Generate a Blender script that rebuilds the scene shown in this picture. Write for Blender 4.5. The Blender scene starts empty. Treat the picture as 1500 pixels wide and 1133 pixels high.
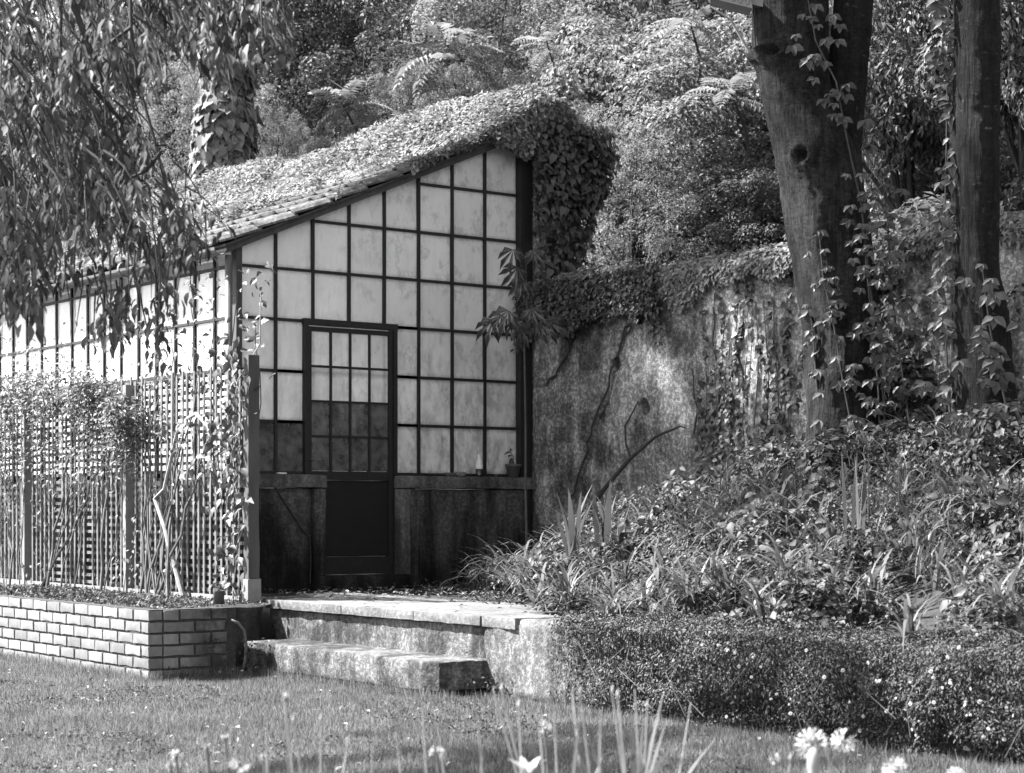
import bpy, math, random
import numpy as np
from mathutils import Vector, Matrix, Euler

R = math.radians
random.seed(7)
SC = bpy.context.scene
COL = SC.collection

# ------------------------------------------------------------------ camera, light, exposure
CAM_H = 1.08
FPX = 2800.0                       # focal length in photograph pixels (1500 wide)
cd = bpy.data.cameras.new('camera')
cam = bpy.data.objects.new('camera', cd)
COL.objects.link(cam)
cam.location = (0, 0, CAM_H)
cam.rotation_euler = (R(90), 0, -math.atan2(.6, .8))
cd.sensor_width = 36.0
cd.lens = FPX / 1500 * 36
cd.shift_y = 0.119
cd.clip_start = .1
cd.clip_end = 600
cd.dof.use_dof = True
cd.dof.focus_distance = 13.0
cd.dof.aperture_fstop = 4.5
SC.camera = cam

SUN_DIR = Vector((-.68, .73, 0)).normalized()      # towards the sun, level part
SUN_EL = R(49)
sl = bpy.data.lights.new('sun', 'SUN')
sl.energy = 5.0
sl.angle = R(1.5)
sl.color = (1, 1, 1)
so = bpy.data.objects.new('sun', sl)
COL.objects.link(so)
sd = Vector((SUN_DIR.x * math.cos(SUN_EL), SUN_DIR.y * math.cos(SUN_EL), math.sin(SUN_EL)))
so.rotation_euler = sd.to_track_quat('Z', 'Y').to_euler()
so.location = (-5, 10, 20)

world = bpy.data.worlds.new('World')
SC.world = world
world.use_nodes = True
nt = world.node_tree
nt.nodes.clear()
sky = nt.nodes.new('ShaderNodeTexSky')
sky.sky_type = 'NISHITA'
sky.sun_disc = False
sky.sun_elevation = SUN_EL
sky.sun_rotation = math.atan2(SUN_DIR.x, SUN_DIR.y)
bw = nt.nodes.new('ShaderNodeRGBToBW')
bg = nt.nodes.new('ShaderNodeBackground')
bg.inputs['Strength'].default_value = .11
wo = nt.nodes.new('ShaderNodeOutputWorld')
nt.links.new(sky.outputs[0], bw.inputs[0])
nt.links.new(bw.outputs[0], bg.inputs[0])
nt.links.new(bg.outputs[0], wo.inputs[0])

vs = SC.view_settings
SC.display_settings.display_device = 'sRGB'
vs.view_transform = 'Standard'
vs.look = 'None'
vs.exposure = 2.75
vs.gamma = 1
vs.use_curve_mapping = False
SC.cycles.max_bounces = 8
SC.cycles.transparent_max_bounces = 8
SC.cycles.diffuse_bounces = 5
SC.cycles.glossy_bounces = 3
SC.cycles.transmission_bounces = 6

# ------------------------------------------------------------------ small tools
def W(px, py, Z):
    """world point seen at photograph pixel (px, py) at depth Z"""
    cX = (px - 750) / FPX * Z
    return Vector((.8 * cX + .6 * Z, -.6 * cX + .8 * Z, CAM_H - (py - 745) / FPX * Z))

def tag(o, label=None, cat=None, group=None, kind=None):
    if label: o['label'] = label
    if cat: o['category'] = cat
    if group: o['group'] = group
    if kind: o['kind'] = kind
    return o

def empty(name, loc, label=None, cat=None, group=None, kind=None):
    o = bpy.data.objects.new(name, None)
    o.empty_display_size = .1
    COL.objects.link(o)
    o.location = loc
    return tag(o, label, cat, group, kind)

def root_loc(p):
    v = Vector((0, 0, 0))
    while p is not None:
        v += p.location
        p = p.parent
    return v

def raw_mesh(name, V, F, mats=None, smooth=False, midx=None):
    """V (n,3) array; F list of tuples or (m,k) array"""
    me = bpy.data.meshes.new(name)
    V = np.asarray(V, dtype=np.float32)
    if isinstance(F, np.ndarray):
        m, k = F.shape
        me.vertices.add(len(V)); me.vertices.foreach_set('co', V.ravel())
        me.loops.add(m * k); me.loops.foreach_set('vertex_index', F.astype(np.int32).ravel())
        me.polygons.add(m)
        me.polygons.foreach_set('loop_start', np.arange(0, m * k, k, dtype=np.int32))
        if smooth:
            me.polygons.foreach_set('use_smooth', np.ones(m, dtype=bool))
        me.update(calc_edges=True)
    else:
        me.from_pydata([tuple(map(float, v)) for v in V], [], [tuple(f) for f in F])
        if smooth:
            for p in me.polygons: p.use_smooth = True
        me.update()
    if mats is not None:
        for mm in (mats if isinstance(mats, (list, tuple)) else [mats]):
            me.materials.append(mm)
    if midx is not None:
        me.polygons.foreach_set('material_index', np.asarray(midx, dtype=np.int32))
    return me

def part(name, V, F, mat, parent=None, label=None, smooth=False, midx=None):
    """one mesh object; V in world coordinates"""
    V = np.asarray(V, dtype=np.float64)
    if parent is not None:
        V = V - np.array(root_loc(parent))
    me = raw_mesh(name, V, F, mat, smooth, midx)
    o = bpy.data.objects.new(name, me)
    COL.objects.link(o)
    if parent is not None: o.parent = parent
    if label: o['label'] = label
    return o

def inst(name, me, parent, M, label=None):
    """object sharing mesh me, world matrix M"""
    o = bpy.data.objects.new(name, me)
    COL.objects.link(o)
    if parent is not None:
        o.parent = parent
        M = Matrix.Translation(-root_loc(parent)) @ M
    o.matrix_local = M
    if label: o['label'] = label
    return o

class MB:
    def __init__(s): s.v = []; s.f = []; s.n = 0
    def add(s, V, F):
        V = np.asarray(V, float)
        s.v.append(V)
        s.f += [tuple(i + s.n for i in f) for f in F]
        s.n += len(V)
        return s
    def box(s, x0, y0, z0, x1, y1, z1):
        return s.add([(x0,y0,z0),(x1,y0,z0),(x1,y1,z0),(x0,y1,z0),(x0,y0,z1),(x1,y0,z1),(x1,y1,z1),(x0,y1,z1)],
              [(0,3,2,1),(4,5,6,7),(0,1,5,4),(1,2,6,5),(2,3,7,6),(3,0,4,7)])
    def tube(s, pts, rad, n=6, cap=True):
        pts = [Vector(p) for p in pts]
        if not hasattr(rad, '__len__'): rad = [rad] * len(pts)
        V = []; F = []
        t = (pts[1] - pts[0]).normalized()
        a = t.orthogonal().normalized()
        for i, p in enumerate(pts):
            t = (pts[min(i+1, len(pts)-1)] - pts[max(i-1, 0)]).normalized()
            a = (a - t * a.dot(t))
            a = a.normalized() if a.length > 1e-6 else t.orthogonal().normalized()
            b = t.cross(a)
            for k in range(n):
                an = 2 * math.pi * k / n
                V.append(p + (a * math.cos(an) + b * math.sin(an)) * rad[i])
        for i in range(len(pts) - 1):
            for k in range(n):
                F.append((i*n+k, i*n+(k+1)%n, (i+1)*n+(k+1)%n, (i+1)*n+k))
        if cap:
            F.append(tuple(range(n))[::-1]); F.append(tuple((len(pts)-1)*n + k for k in range(n)))
        return s.add(V, F)
    def lathe(s, c, prof, n=14):
        V = []; F = []
        for r, z in prof:
            for k in range(n):
                a = 2*math.pi*k/n
                V.append((c[0]+r*math.cos(a), c[1]+r*math.sin(a), c[2]+z))
        for i in range(len(prof)-1):
            for k in range(n):
                F.append((i*n+k, i*n+(k+1)%n, (i+1)*n+(k+1)%n, (i+1)*n+k))
        F.append(tuple(range(n))[::-1]); F.append(tuple((len(prof)-1)*n+k for k in range(n)))
        return s.add(V, F)
    def prism_xz(s, poly, y0, y1):
        n = len(poly)
        V = [(x, y0, z) for x, z in poly] + [(x, y1, z) for x, z in poly]
        F = [tuple(range(n)), tuple(range(2*n-1, n-1, -1))]
        for i in range(n):
            j = (i+1) % n
            F.append((i, i+n, j+n, j))
        return s.add(V, F)
    def build(s, name, mat, parent=None, label=None, smooth=False):
        return part(name, np.concatenate(s.v), s.f, mat, parent, label, smooth)

# value noise -------------------------------------------------------
def _hash(ix, iy, iz, seed):
    h = (ix * 374761393 + iy * 668265263 + iz * 2147483647 + seed * 974634777) & 0xffffffff
    h = ((h ^ (h >> 13)) * 1274126177) & 0xffffffff
    h = h ^ (h >> 16)
    return (h & 0xffff) / 65535.0

def vnoise(P, scale=1.0, seed=0):
    P = np.asarray(P, float) * scale
    I = np.floor(P).astype(np.int64); f = P - I
    f = f * f * (3 - 2 * f)
    r = 0
    for dx in (0, 1):
        for dy in (0, 1):
            for dz in (0, 1):
                w = (f[:,0] if dx else 1-f[:,0]) * (f[:,1] if dy else 1-f[:,1]) * (f[:,2] if dz else 1-f[:,2])
                r = r + w * _hash(I[:,0]+dx, I[:,1]+dy, I[:,2]+dz, seed)
    return r * 2 - 1

def fbm(P, scale=1.0, octv=4, seed=0):
    r = 0; a = 1; t = 0
    for i in range(octv):
        r = r + a * vnoise(P, scale * 2**i, seed + 17*i); t += a; a *= .5
    return r / t

def sstep(a, b, x):
    t = np.clip((np.asarray(x, float) - a) / (b - a), 0, 1)
    return t * t * (3 - 2 * t)

def rough_box(x0, y0, z0, x1, y1, z1, res, amp=.006, sc=6, seed=0, rnd=.012, skip=(), octv=4):
    """box whose faces are fine grids, displaced by noise, edges a little worn"""
    d = np.array([x1-x0, y1-y0, z1-z0]); o = np.array([x0, y0, z0])
    n = np.maximum(1, np.round(d / res).astype(int))
    V = []; F = []; base = 0
    for ax in range(3):
        u, v = [(1,2),(2,0),(0,1)][ax]
        for side in (0, 1):
            if (ax, side) in skip: continue
            nu, nv = n[u], n[v]
            gu, gv = np.meshgrid(np.linspace(0, d[u], nu+1), np.linspace(0, d[v], nv+1), indexing='ij')
            P = np.zeros((gu.size, 3)); P[:,u] = gu.ravel(); P[:,v] = gv.ravel(); P[:,ax] = d[ax]*side
            V.append(P + o)
            i = np.arange(nu)[:,None]*(nv+1) + np.arange(nv)[None,:]
            q = np.stack([i, i+(nv+1), i+(nv+1)+1, i+1], -1).reshape(-1, 4)
            if side == 0: q = q[:, ::-1]
            F.append(q + base); base += len(P)
    V = np.concatenate(V); F = np.concatenate(F)
    c = o + d/2
    # rounding: pull in points near edges
    q = np.minimum(V - o, o + d - V)
    near = np.sort(q, axis=1)
    e = np.clip(1 - near[:,1] / max(rnd*2, 1e-6), 0, 1)
    dirn = (c - V); dirn = dirn / np.maximum(np.abs(d/2), 1e-6)
    mask = (q < rnd*2)
    V2 = V + dirn / np.maximum(np.linalg.norm(dirn*mask, axis=1, keepdims=True), 1e-6) * mask * (e**2)[:,None] * rnd * (1 + .9*vnoise(V, 9, seed+5))[:,None]
    N = np.stack([fbm(V, sc, octv, seed + 31*k) for k in range(3)], -1)
    return V2 + N * amp, F

# leaves --------------------------------------------------------------
T_SMALL = (np.array([(0,0,0),(.5,.42,.12),(0,1,-.08),(-.5,.42,.12)]), np.array([(0,1,2),(0,2,3)]))
T_BIG = (np.array([(0,0,0),(.30,.16,.07),(.5,.42,.10),(.26,.78,.02),(0,1.0,-.18),(-.26,.78,.02),(-.5,.42,.10),(-.30,.16,.07),(0,.45,0)]),
         np.array([(0,1,8),(1,2,8),(2,3,8),(3,4,8),(4,5,8),(5,6,8),(6,7,8),(7,0,8)]))
T_IVY = (np.array([(0,0,0),(.22,-.10,.03),(.5,.12,.05),(.38,.5,.03),(0,1.0,-.12),(-.38,.5,.03),(-.5,.12,.05),(-.22,-.10,.03),(0,.35,0)]),
         np.array([(0,1,8),(1,2,8),(2,3,8),(3,4,8),(4,5,8),(5,6,8),(6,7,8),(7,0,8)]))
T_GRASS = (np.array([(-.5,0,0),(.5,0,0),(0,1,.0)]), np.array([(0,1,2)]))

def unit(a):
    return a / np.maximum(np.linalg.norm(a, axis=1, keepdims=True), 1e-9)

def leaf_VF(P, A, N, L, Wd, T=T_SMALL):
    """leaves at P with axis A, face normal about N, length L, width Wd"""
    P = np.asarray(P, float); n = len(P)
    A = unit(np.asarray(A, float)); X = unit(np.cross(A, N)); Z = np.cross(X, A)
    L = np.broadcast_to(L, (n,)); Wd = np.broadcast_to(Wd, (n,))
    tv, tf = T
    V = (P[:,None,:] + X[:,None,:]*(tv[None,:,0:1]*Wd[:,None,None]) + A[:,None,:]*(tv[None,:,1:2]*L[:,None,None])
         + Z[:,None,:]*(tv[None,:,2:3]*L[:,None,None]))
    F = tf[None] + (np.arange(n)*len(tv))[:,None,None]
    return V.reshape(-1, 3), F.reshape(-1, tf.shape[1])

def leaf_dirs(rng, n, up, jit=.6, droop=.4):
    """random axis / normal pairs around the normals 'up'"""
    N = unit(np.asarray(up, float) + rng.normal(0, jit, (n, 3)))
    t = rng.normal(0, 1, (n, 3)); t[:,2] -= droop * 2
    A = unit(t - N * (t * N).sum(1, keepdims=True))
    return A, N

def blades_VF(rng, P, az, L, Wd, lean, curve, seg=4):
    """curved strap blades: start direction leans from vertical, curve bends it over"""
    n = len(P); V = np.zeros((n, (seg+1)*2, 3))
    pos = P.astype(float).copy(); ang = lean.copy()
    h = np.stack([np.cos(az), np.sin(az), 0*az], -1); s = np.stack([-np.sin(az), np.cos(az), 0*az], -1)
    for k in range(seg+1):
        w = Wd * (1 - (k/seg)**2.2) * (.75 + .5*min(1, 2.5*k/seg)) * .5 + .0006
        tw = .25 * w[:,None] * h * 0
        V[:, 2*k] = pos - s*w[:,None] + tw
        V[:, 2*k+1] = pos + s*w[:,None] + tw
        d = h*np.sin(ang)[:,None] + np.array([0,0,1.])*np.cos(ang)[:,None]
        pos = pos + d*(L/seg)[:,None]; ang = ang + curve/seg
    q = np.array([(2*k, 2*k+1, 2*k+3, 2*k+2) for k in range(seg)])
    F = (q[None] + (np.arange(n)*(seg+1)*2)[:,None,None]).reshape(-1, 4)
    return V.reshape(-1, 3), F

# ------------------------------------------------------------------ materials
def nodes(name):
    m = bpy.data.materials.new(name); m.use_nodes = True
    t = m.node_tree; t.nodes.clear()
    out = t.nodes.new('ShaderNodeOutputMaterial')
    return m, t, out

def N_(t, kind, **kw):
    n = t.nodes.new(kind)
    for k, v in kw.items():
        if hasattr(n, k) and k not in n.inputs: setattr(n, k, v)
        else: n.inputs[k].default_value = v
    return n

def mathn(t, op, a, b=None, c=None):
    n = t.nodes.new('ShaderNodeMath'); n.operation = op
    for i, s in enumerate((a, b, c)):
        if s is None: continue
        if isinstance(s, (int, float)): n.inputs[i].default_value = s
        else: t.links.new(s, n.inputs[i])
    return n.outputs[0]

def maprange(t, s, a, b, c, d):
    n = t.nodes.new('ShaderNodeMapRange'); n.clamp = True
    t.links.new(s, n.inputs[0])
    for i, v in enumerate((a, b, c, d)): n.inputs[i+1].default_value = v
    return n.outputs[0]

def noise(t, scale, detail=4, rough=.55, stretch=None, w=None):
    geo = t.nodes.new('ShaderNodeNewGeometry'); src = geo.outputs['Position']
    if stretch:
        mp = t.nodes.new('ShaderNodeMapping'); mp.inputs['Scale'].default_value = stretch
        t.links.new(src, mp.inputs[0]); src = mp.outputs[0]
    n = t.nodes.new('ShaderNodeTexNoise')
    n.inputs['Scale'].default_value = scale; n.inputs['Detail'].default_value = detail; n.inputs['Roughness'].default_value = rough
    t.links.new(src, n.inputs['Vector'])
    return n.outputs['Fac']

def gray_bsdf(t, val, rough=.8, bump=None, bstr=.3, bdist=.01, spec=.3):
    b = t.nodes.new('ShaderNodeBsdfPrincipled')
    b.inputs['Roughness'].default_value = rough
    b.inputs['Specular IOR Level'].default_value = spec
    cmb = t.nodes.new('ShaderNodeCombineColor')
    for i in range(3):
        if isinstance(val, (int, float)): cmb.inputs[i].default_value = val
        else: t.links.new(val, cmb.inputs[i])
    t.links.new(cmb.outputs[0], b.inputs['Base Color'])
    if bump is not None:
        bn = t.nodes.new('ShaderNodeBump'); bn.inputs['Strength'].default_value = bstr; bn.inputs['Distance'].default_value = bdist
        t.links.new(bump, bn.inputs['Height']); t.links.new(bn.outputs[0], b.inputs['Normal'])
    return b, cmb

ALB = .41
def mat_leaf(name, lo, hi, trans=.35, rough=.42, spec=.45, k=None):
    k = ALB if k is None else k
    lo *= k*.8; hi *= k*1.1
    m, t, out = nodes(name)
    g = t.nodes.new('ShaderNodeNewGeometry')
    v = maprange(t, g.outputs['Random Per Island'], 0, 1, lo, hi)
    n = maprange(t, noise(t, 2.2, 2), .3, .7, .8, 1.2)
    v = mathn(t, 'MULTIPLY', v, n)
    b, cmb = gray_bsdf(t, v, rough, spec=spec)
    tr = t.nodes.new('ShaderNodeBsdfTranslucent')
    c2 = t.nodes.new('ShaderNodeCombineColor'); v2 = mathn(t, 'MULTIPLY', v, 1.15)
    for i in range(3): t.links.new(v2, c2.inputs[i])
    t.links.new(c2.outputs[0], tr.inputs[0])
    mx = t.nodes.new('ShaderNodeMixShader'); mx.inputs[0].default_value = trans
    t.links.new(b.outputs[0], mx.inputs[1]); t.links.new(tr.outputs[0], mx.inputs[2])
    t.links.new(mx.outputs[0], out.inputs[0])
    return m

def mat_plain(name, v, rough=.7, var=.25, sc=12, bstr=.2, bdist=.004, spec=.3, stretch=None, metallic=0, k=.45):
    v *= k
    m, t, out = nodes(name)
    n = noise(t, sc, 5, .6, stretch)
    val = maprange(t, n, .3, .7, v*(1-var), v*(1+var))
    b, _ = gray_bsdf(t, val, rough, n, bstr, bdist, spec)
    b.inputs['Metallic'].default_value = metallic
    t.links.new(b.outputs[0], out.inputs[0])
    return m

def mat_render(name, lo, hi, streak=.5, speck=.5, base_z=None, top_z=None, low_mul=.4, bstr=.5, k=.46):
    lo *= k; hi *= k
    """weathered lime render / concrete: blotches, runs, specks, damp foot"""
    m, t, out = nodes(name)
    n1 = noise(t, 2.3, 6, .62)
    n2 = noise(t, 9, 5, .6, (1, 1, .16))
    n3 = noise(t, 60, 4, .7)
    n4 = noise(t, 34, 6, .78)
    a = maprange(t, n1, .36, .64, 0, 1)
    a2 = maprange(t, n2, .40, .62, 0, 1)
    f = mathn(t, 'ADD', mathn(t, 'MULTIPLY', a, 1-streak), mathn(t, 'MULTIPLY', a2, streak))
    val = maprange(t, f, .15, .8, lo, hi)
    sp = maprange(t, n4, .47, .60, 1-speck, 1)
    val = mathn(t, 'MULTIPLY', val, sp)
    val = mathn(t, 'MULTIPLY', val, maprange(t, n3, .3, .7, .75, 1.25))
    if base_z is not None:
        g = t.nodes.new('ShaderNodeNewGeometry'); s = t.nodes.new('ShaderNodeSeparateXYZ'); t.links.new(g.outputs['Position'], s.inputs[0])
        zz = mathn(t, 'ADD', s.outputs[2], mathn(t, 'MULTIPLY', mathn(t, 'SUBTRACT', n2, .5), .9))
        val = mathn(t, 'MULTIPLY', val, maprange(t, zz, base_z, top_z, low_mul, 1))
    bump = mathn(t, 'ADD', mathn(t, 'MULTIPLY', n3, .5), n4)
    b, _ = gray_bsdf(t, val, .9, bump, bstr, .012, .15)
    t.links.new(b.outputs[0], out.inputs[0])
    return m

def mat_bark(name, lo, hi, lichen=.5):
    lo *= .06; hi *= .34; lichen *= .35
    m, t, out = nodes(name)
    n1 = noise(t, 9, 7, .7, (1, 1, .45))
    n2 = noise(t, 26, 5, .7, (1, 1, 2.0))
    n3 = noise(t, 5, 5, .6)
    fi = noise(t, 34, 6, .7, (1, 1, .10))
    val = maprange(t, mathn(t, 'ADD', mathn(t, 'MULTIPLY', n1, .5), mathn(t, 'MULTIPLY', n2, .5)), .40, .60, lo, hi)
    val = mathn(t, 'MULTIPLY', val, maprange(t, fi, .40, .52, .35, 1.1))
    li = maprange(t, noise(t, 15, 4, .6, (1, 1, 2.2)), .60, .68, 0, lichen)
    val = mathn(t, 'ADD', val, mathn(t, 'MULTIPLY', li, maprange(t, n3, .45, .6, .05, .35)))
    b, _ = gray_bsdf(t, val, .85, mathn(t, 'ADD', mathn(t, 'MULTIPLY', fi, 1.3), mathn(t, 'MULTIPLY', n2, .25)), 1.0, .05, .2)
    t.links.new(b.outputs[0], out.inputs[0])
    return m

def mat_white_glass(name, tr_mix=.33, coat=2.0, clear=0):
    """old panes painted over with whiting: milky, a little clear, glossy"""
    m, t, out = nodes(name)
    oi = t.nodes.new('ShaderNodeObjectInfo')
    n1 = noise(t, 2.0, 4, .6); n2 = noise(t, 14, 6, .7, (1, 1, .45)); n3 = noise(t, 90, 3, .6)
    g = t.nodes.new('ShaderNodeNewGeometry'); s = t.nodes.new('ShaderNodeSeparateXYZ'); t.links.new(g.outputs['Position'], s.inputs[0])
    low_fade = maprange(t, s.outputs[2], 1.3, 2.7, 1, 0)
    right_fade = maprange(t, s.outputs[0], 7.6, 9.4, .45, 1)
    d = mathn(t, 'MULTIPLY', maprange(t, n2, .42, .66, 0, 1), mathn(t, 'ADD', mathn(t, 'MULTIPLY', low_fade, right_fade), .12))  # patchy darkening, stronger towards the bottom and the right
    val = maprange(t, n1, .3, .7, .82, .92)
    val = mathn(t, 'MULTIPLY', val, maprange(t, oi.outputs['Random'], 0, 1, .90, 1.0))
    val = mathn(t, 'MULTIPLY', val, mathn(t, 'SUBTRACT', 1, mathn(t, 'MULTIPLY', d, .55)))
    val = mathn(t, 'MULTIPLY', val, maprange(t, n3, .3, .7, .97, 1.03))
    val = mathn(t, 'MULTIPLY', val, maprange(t, s.outputs[0], 7.9, 9.6, 1, .86))
    def near_line(sock, o, p):
        f_ = mathn(t, 'FRACT', mathn(t, 'DIVIDE', mathn(t, 'SUBTRACT', sock, o), p))
        return mathn(t, 'ABSOLUTE', mathn(t, 'SUBTRACT', f_, .5))
    n5 = noise(t, 26, 5, .7)
    gz = maprange(t, mathn(t, 'ADD', near_line(s.outputs[2], 1.353, .3915), mathn(t, 'MULTIPLY', mathn(t, 'SUBTRACT', n5, .5), .14)), .40, .50, 0, .42)
    gx = maprange(t, mathn(t, 'ADD', near_line(s.outputs[0], 7.0, .33), mathn(t, 'MULTIPLY', mathn(t, 'SUBTRACT', n5, .5), .14)), .42, .50, 0, .32)
    val = mathn(t, 'MULTIPLY', val, mathn(t, 'SUBTRACT', 1, gz))
    if not clear: val = mathn(t, 'MULTIPLY', val, mathn(t, 'SUBTRACT', 1, gx))
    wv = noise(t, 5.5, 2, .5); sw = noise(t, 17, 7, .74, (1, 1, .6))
    refl_ = mathn(t, 'MULTIPLY', maprange(t, sw, .47, .56, 0, 1), maprange(t, wv, .46, .58, 0, 1))
    refl_ = mathn(t, 'MULTIPLY', refl_, maprange(t, s.outputs[0], 7.5, 8.6, .06, .26))  # darker patches painted to stand for tree reflections, stronger on the right
    val = mathn(t, 'MULTIPLY', val, mathn(t, 'SUBTRACT', 1, refl_))
    runs = maprange(t, noise(t, 30, 5, .7, (1, 1, .12)), .58, .72, 0, .22)
    val = mathn(t, 'MULTIPLY', val, mathn(t, 'SUBTRACT', 1, runs))
    b, cmb = gray_bsdf(t, val, .35)
    b.inputs['Specular IOR Level'].default_value = .5
    b.inputs['Roughness'].default_value = .6
    b.inputs['Coat Weight'].default_value = 1
    b.inputs['Coat Roughness'].default_value = .03
    b.inputs['Coat IOR'].default_value = coat
    tr = t.nodes.new('ShaderNodeBsdfTranslucent'); t.links.new(cmb.outputs[0], tr.inputs[0])
    mx = t.nodes.new('ShaderNodeMixShader'); mx.inputs[0].default_value = tr_mix
    t.links.new(b.outputs[0], mx.inputs[1]); t.links.new(tr.outputs[0], mx.inputs[2])
    if clear:
        tp = t.nodes.new('ShaderNodeBsdfTransparent'); m3 = t.nodes.new('ShaderNodeMixShader'); m3.inputs[0].default_value = clear
        t.links.new(mx.outputs[0], m3.inputs[1]); t.links.new(tp.outputs[0], m3.inputs[2]); mx = m3
    t.links.new(mx.outputs[0], out.inputs[0])
    return m

def mat_clear_glass(name):
    m, t, out = nodes(name)
    gl = t.nodes.new('ShaderNodeBsdfGlossy'); gl.inputs['Roughness'].default_value = .04
    tp = t.nodes.new('ShaderNodeBsdfTransparent'); tp.inputs[0].default_value = (.16,.16,.16,1)
    df = t.nodes.new('ShaderNodeBsdfDiffuse'); df.inputs[0].default_value = (.11,.11,.11,1)
    fr = t.nodes.new('ShaderNodeFresnel'); fr.inputs[0].default_value = 1.75
    m1 = t.nodes.new('ShaderNodeMixShader'); n = noise(t, 9, 5, .65)
    t.links.new(maprange(t, n, .38, .62, .3, .9), m1.inputs[0])
    t.links.new(tp.outputs[0], m1.inputs[1]); t.links.new(df.outputs[0], m1.inputs[2])
    m2 = t.nodes.new('ShaderNodeMixShader')
    t.links.new(fr.outputs[0], m2.inputs[0]); t.links.new(m1.outputs[0], m2.inputs[1]); t.links.new(gl.outputs[0], m2.inputs[2])
    t.links.new(m2.outputs[0], out.inputs[0])
    return m

def mat_brick(name):
    m, t, out = nodes(name)
    oi = t.nodes.new('ShaderNodeObjectInfo')
    n1 = noise(t, 30, 5, .6); n2 = noise(t, 18, 5, .6, (1, 1, .25)); n3 = noise(t, 3, 3)
    val = maprange(t, oi.outputs['Random'], 0, 1, .10, .17)
    val = mathn(t, 'MULTIPLY', val, maprange(t, n1, .3, .7, .86, 1.12))
    val = mathn(t, 'MULTIPLY', val, maprange(t, n2, .56, .72, 1, 1.3))
    val = mathn(t, 'MULTIPLY', val, maprange(t, n3, .35, .7, 1.05, .85))
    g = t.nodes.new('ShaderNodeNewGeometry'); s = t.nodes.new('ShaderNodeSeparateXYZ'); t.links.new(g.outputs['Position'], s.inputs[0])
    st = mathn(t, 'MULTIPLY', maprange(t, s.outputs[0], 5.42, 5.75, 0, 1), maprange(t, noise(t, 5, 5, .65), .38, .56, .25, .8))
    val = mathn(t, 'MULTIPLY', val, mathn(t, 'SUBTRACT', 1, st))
    b, _ = gray_bsdf(t, val, .85, n1, .35, .004, .2)
    t.links.new(b.outputs[0], out.inputs[0])
    return m

M = {}
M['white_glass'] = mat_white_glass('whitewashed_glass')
M['side_glass'] = mat_white_glass('thin_whiting_glass', .4, 1.6, .3)
M['clear_glass'] = mat_clear_glass('dusty_clear_glass')
M['bar'] = mat_plain('black_glazing_bar', .022, .6, .4, 30, .3)
M['frame_wood'] = mat_plain('weathered_frame', .10, .8, .4, 20, .3, stretch=(1,1,.15))
M['door_black'] = mat_plain('black_door_board', .009, .7, .4, 20, .2)
M['dwarf'] = mat_render('stained_dwarf_wall', .05, .24, .45, .5, .5, 1.25, .22)
M['coping'] = mat_render('stained_coping', .10, .32, .4, .4)
M['garden_wall'] = mat_render('weathered_garden_wall', .16, .80, .3, .65, .9, 2.0, .65, 1.0, k=.66)
M['step'] = mat_render('lichen_step', .09, .44, .3, .6, -.1, .25, .55, .9)
M['slab'] = mat_render('pale_slab', .22, .38, .2, .4, bstr=.6)
M['dark_stone'] = mat_render('dark_stone', .03, .10, .4, .3)
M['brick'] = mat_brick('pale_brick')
M['mortar'] = mat_plain('dark_mortar', .06, .95, .4, 40)
M['tile'] = mat_render('roof_tile', .14, .42, .3, .5)
M['trellis'] = mat_plain('weathered_trellis_wood', .20, .85, .3, 16, .3, stretch=(1,1,.2))
M['post'] = mat_plain('fence_post', .12, .85, .3, 12, .3, stretch=(1,1,.15))
M['post_pale'] = mat_plain('pale_post_foot', .32, .85, .2, 12)
M['bounce_white'] = mat_plain('bounce_white_inside', .85, .9, .05, 4, k=1)  # unseen interior made white to bounce light onto the gable panes
M['soil'] = mat_plain('dark_soil', .05, .95, .5, 25, .8, .03)
M['lawn'] = mat_plain('lawn_turf', .085, .95, .35, 18, .6, .02)
M['hill'] = mat_plain('wooded_slope', .022, .95, .5, 3, .6, .05)
M['bark'] = mat_bark('dark_bark', .025, .09, .15)
M['bark_spot'] = mat_bark('spotted_bark', .014, .045, .6)
M['twig'] = mat_plain('twig', .06, .85, .3, 20)
M['stem_pale'] = mat_plain('pale_stem', .42, .8, .3, 20)
M['stem_mid'] = mat_plain('brown_stem', .16, .8, .3, 20)
M['metal'] = mat_plain('grey_metal', .18, .5, .2, 8)
M['lamp'] = mat_plain('pale_lamp_housing', .38, .55, .15, 8)
M['pot'] = mat_plain('terracotta_pot', .13, .8, .3, 20)
M['hose'] = mat_plain('grey_hose', .14, .6, .2, 8)
M['petal'] = mat_leaf('white_petal', .36, .45, .3, k=1)
M['petal_eye'] = mat_plain('yellow_eye', .3, .8)
M['leaf_hang'] = mat_leaf('hanging_leaf', .06, .26, .45, .55, .25)
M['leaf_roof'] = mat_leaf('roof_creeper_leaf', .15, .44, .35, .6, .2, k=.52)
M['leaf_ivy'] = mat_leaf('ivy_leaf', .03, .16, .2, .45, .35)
M['leaf_vine'] = mat_leaf('trunk_vine_leaf', .05, .19, .25, .5, .3)
M['leaf_bank'] = mat_leaf('bank_leaf', .03, .15, .2, .55, .25)
M['blade'] = mat_leaf('strap_blade', .07, .30, .3, .5, .25)
M['grass'] = mat_leaf('grass_blade', .12, .46, .35, .6, .2)
M['cover'] = mat_leaf('ground_cover_leaf', .02, .09, .15, .5, .25)
M['rose'] = mat_leaf('rose_leaf', .12, .36, .35, .55, .3)
M['litter'] = mat_leaf('dead_leaf', .12, .45, .1)
M['bg_dark'] = mat_leaf('dark_evergreen_leaf', .08, .26, .3, .6, .25)
M['bg_mid'] = mat_leaf('mid_tree_leaf', .12, .34, .35, .6, .25, k=.56)
M['bg_pale'] = mat_leaf('pale_tree_leaf', .18, .38, .4, .6, .2, k=.56)
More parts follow.
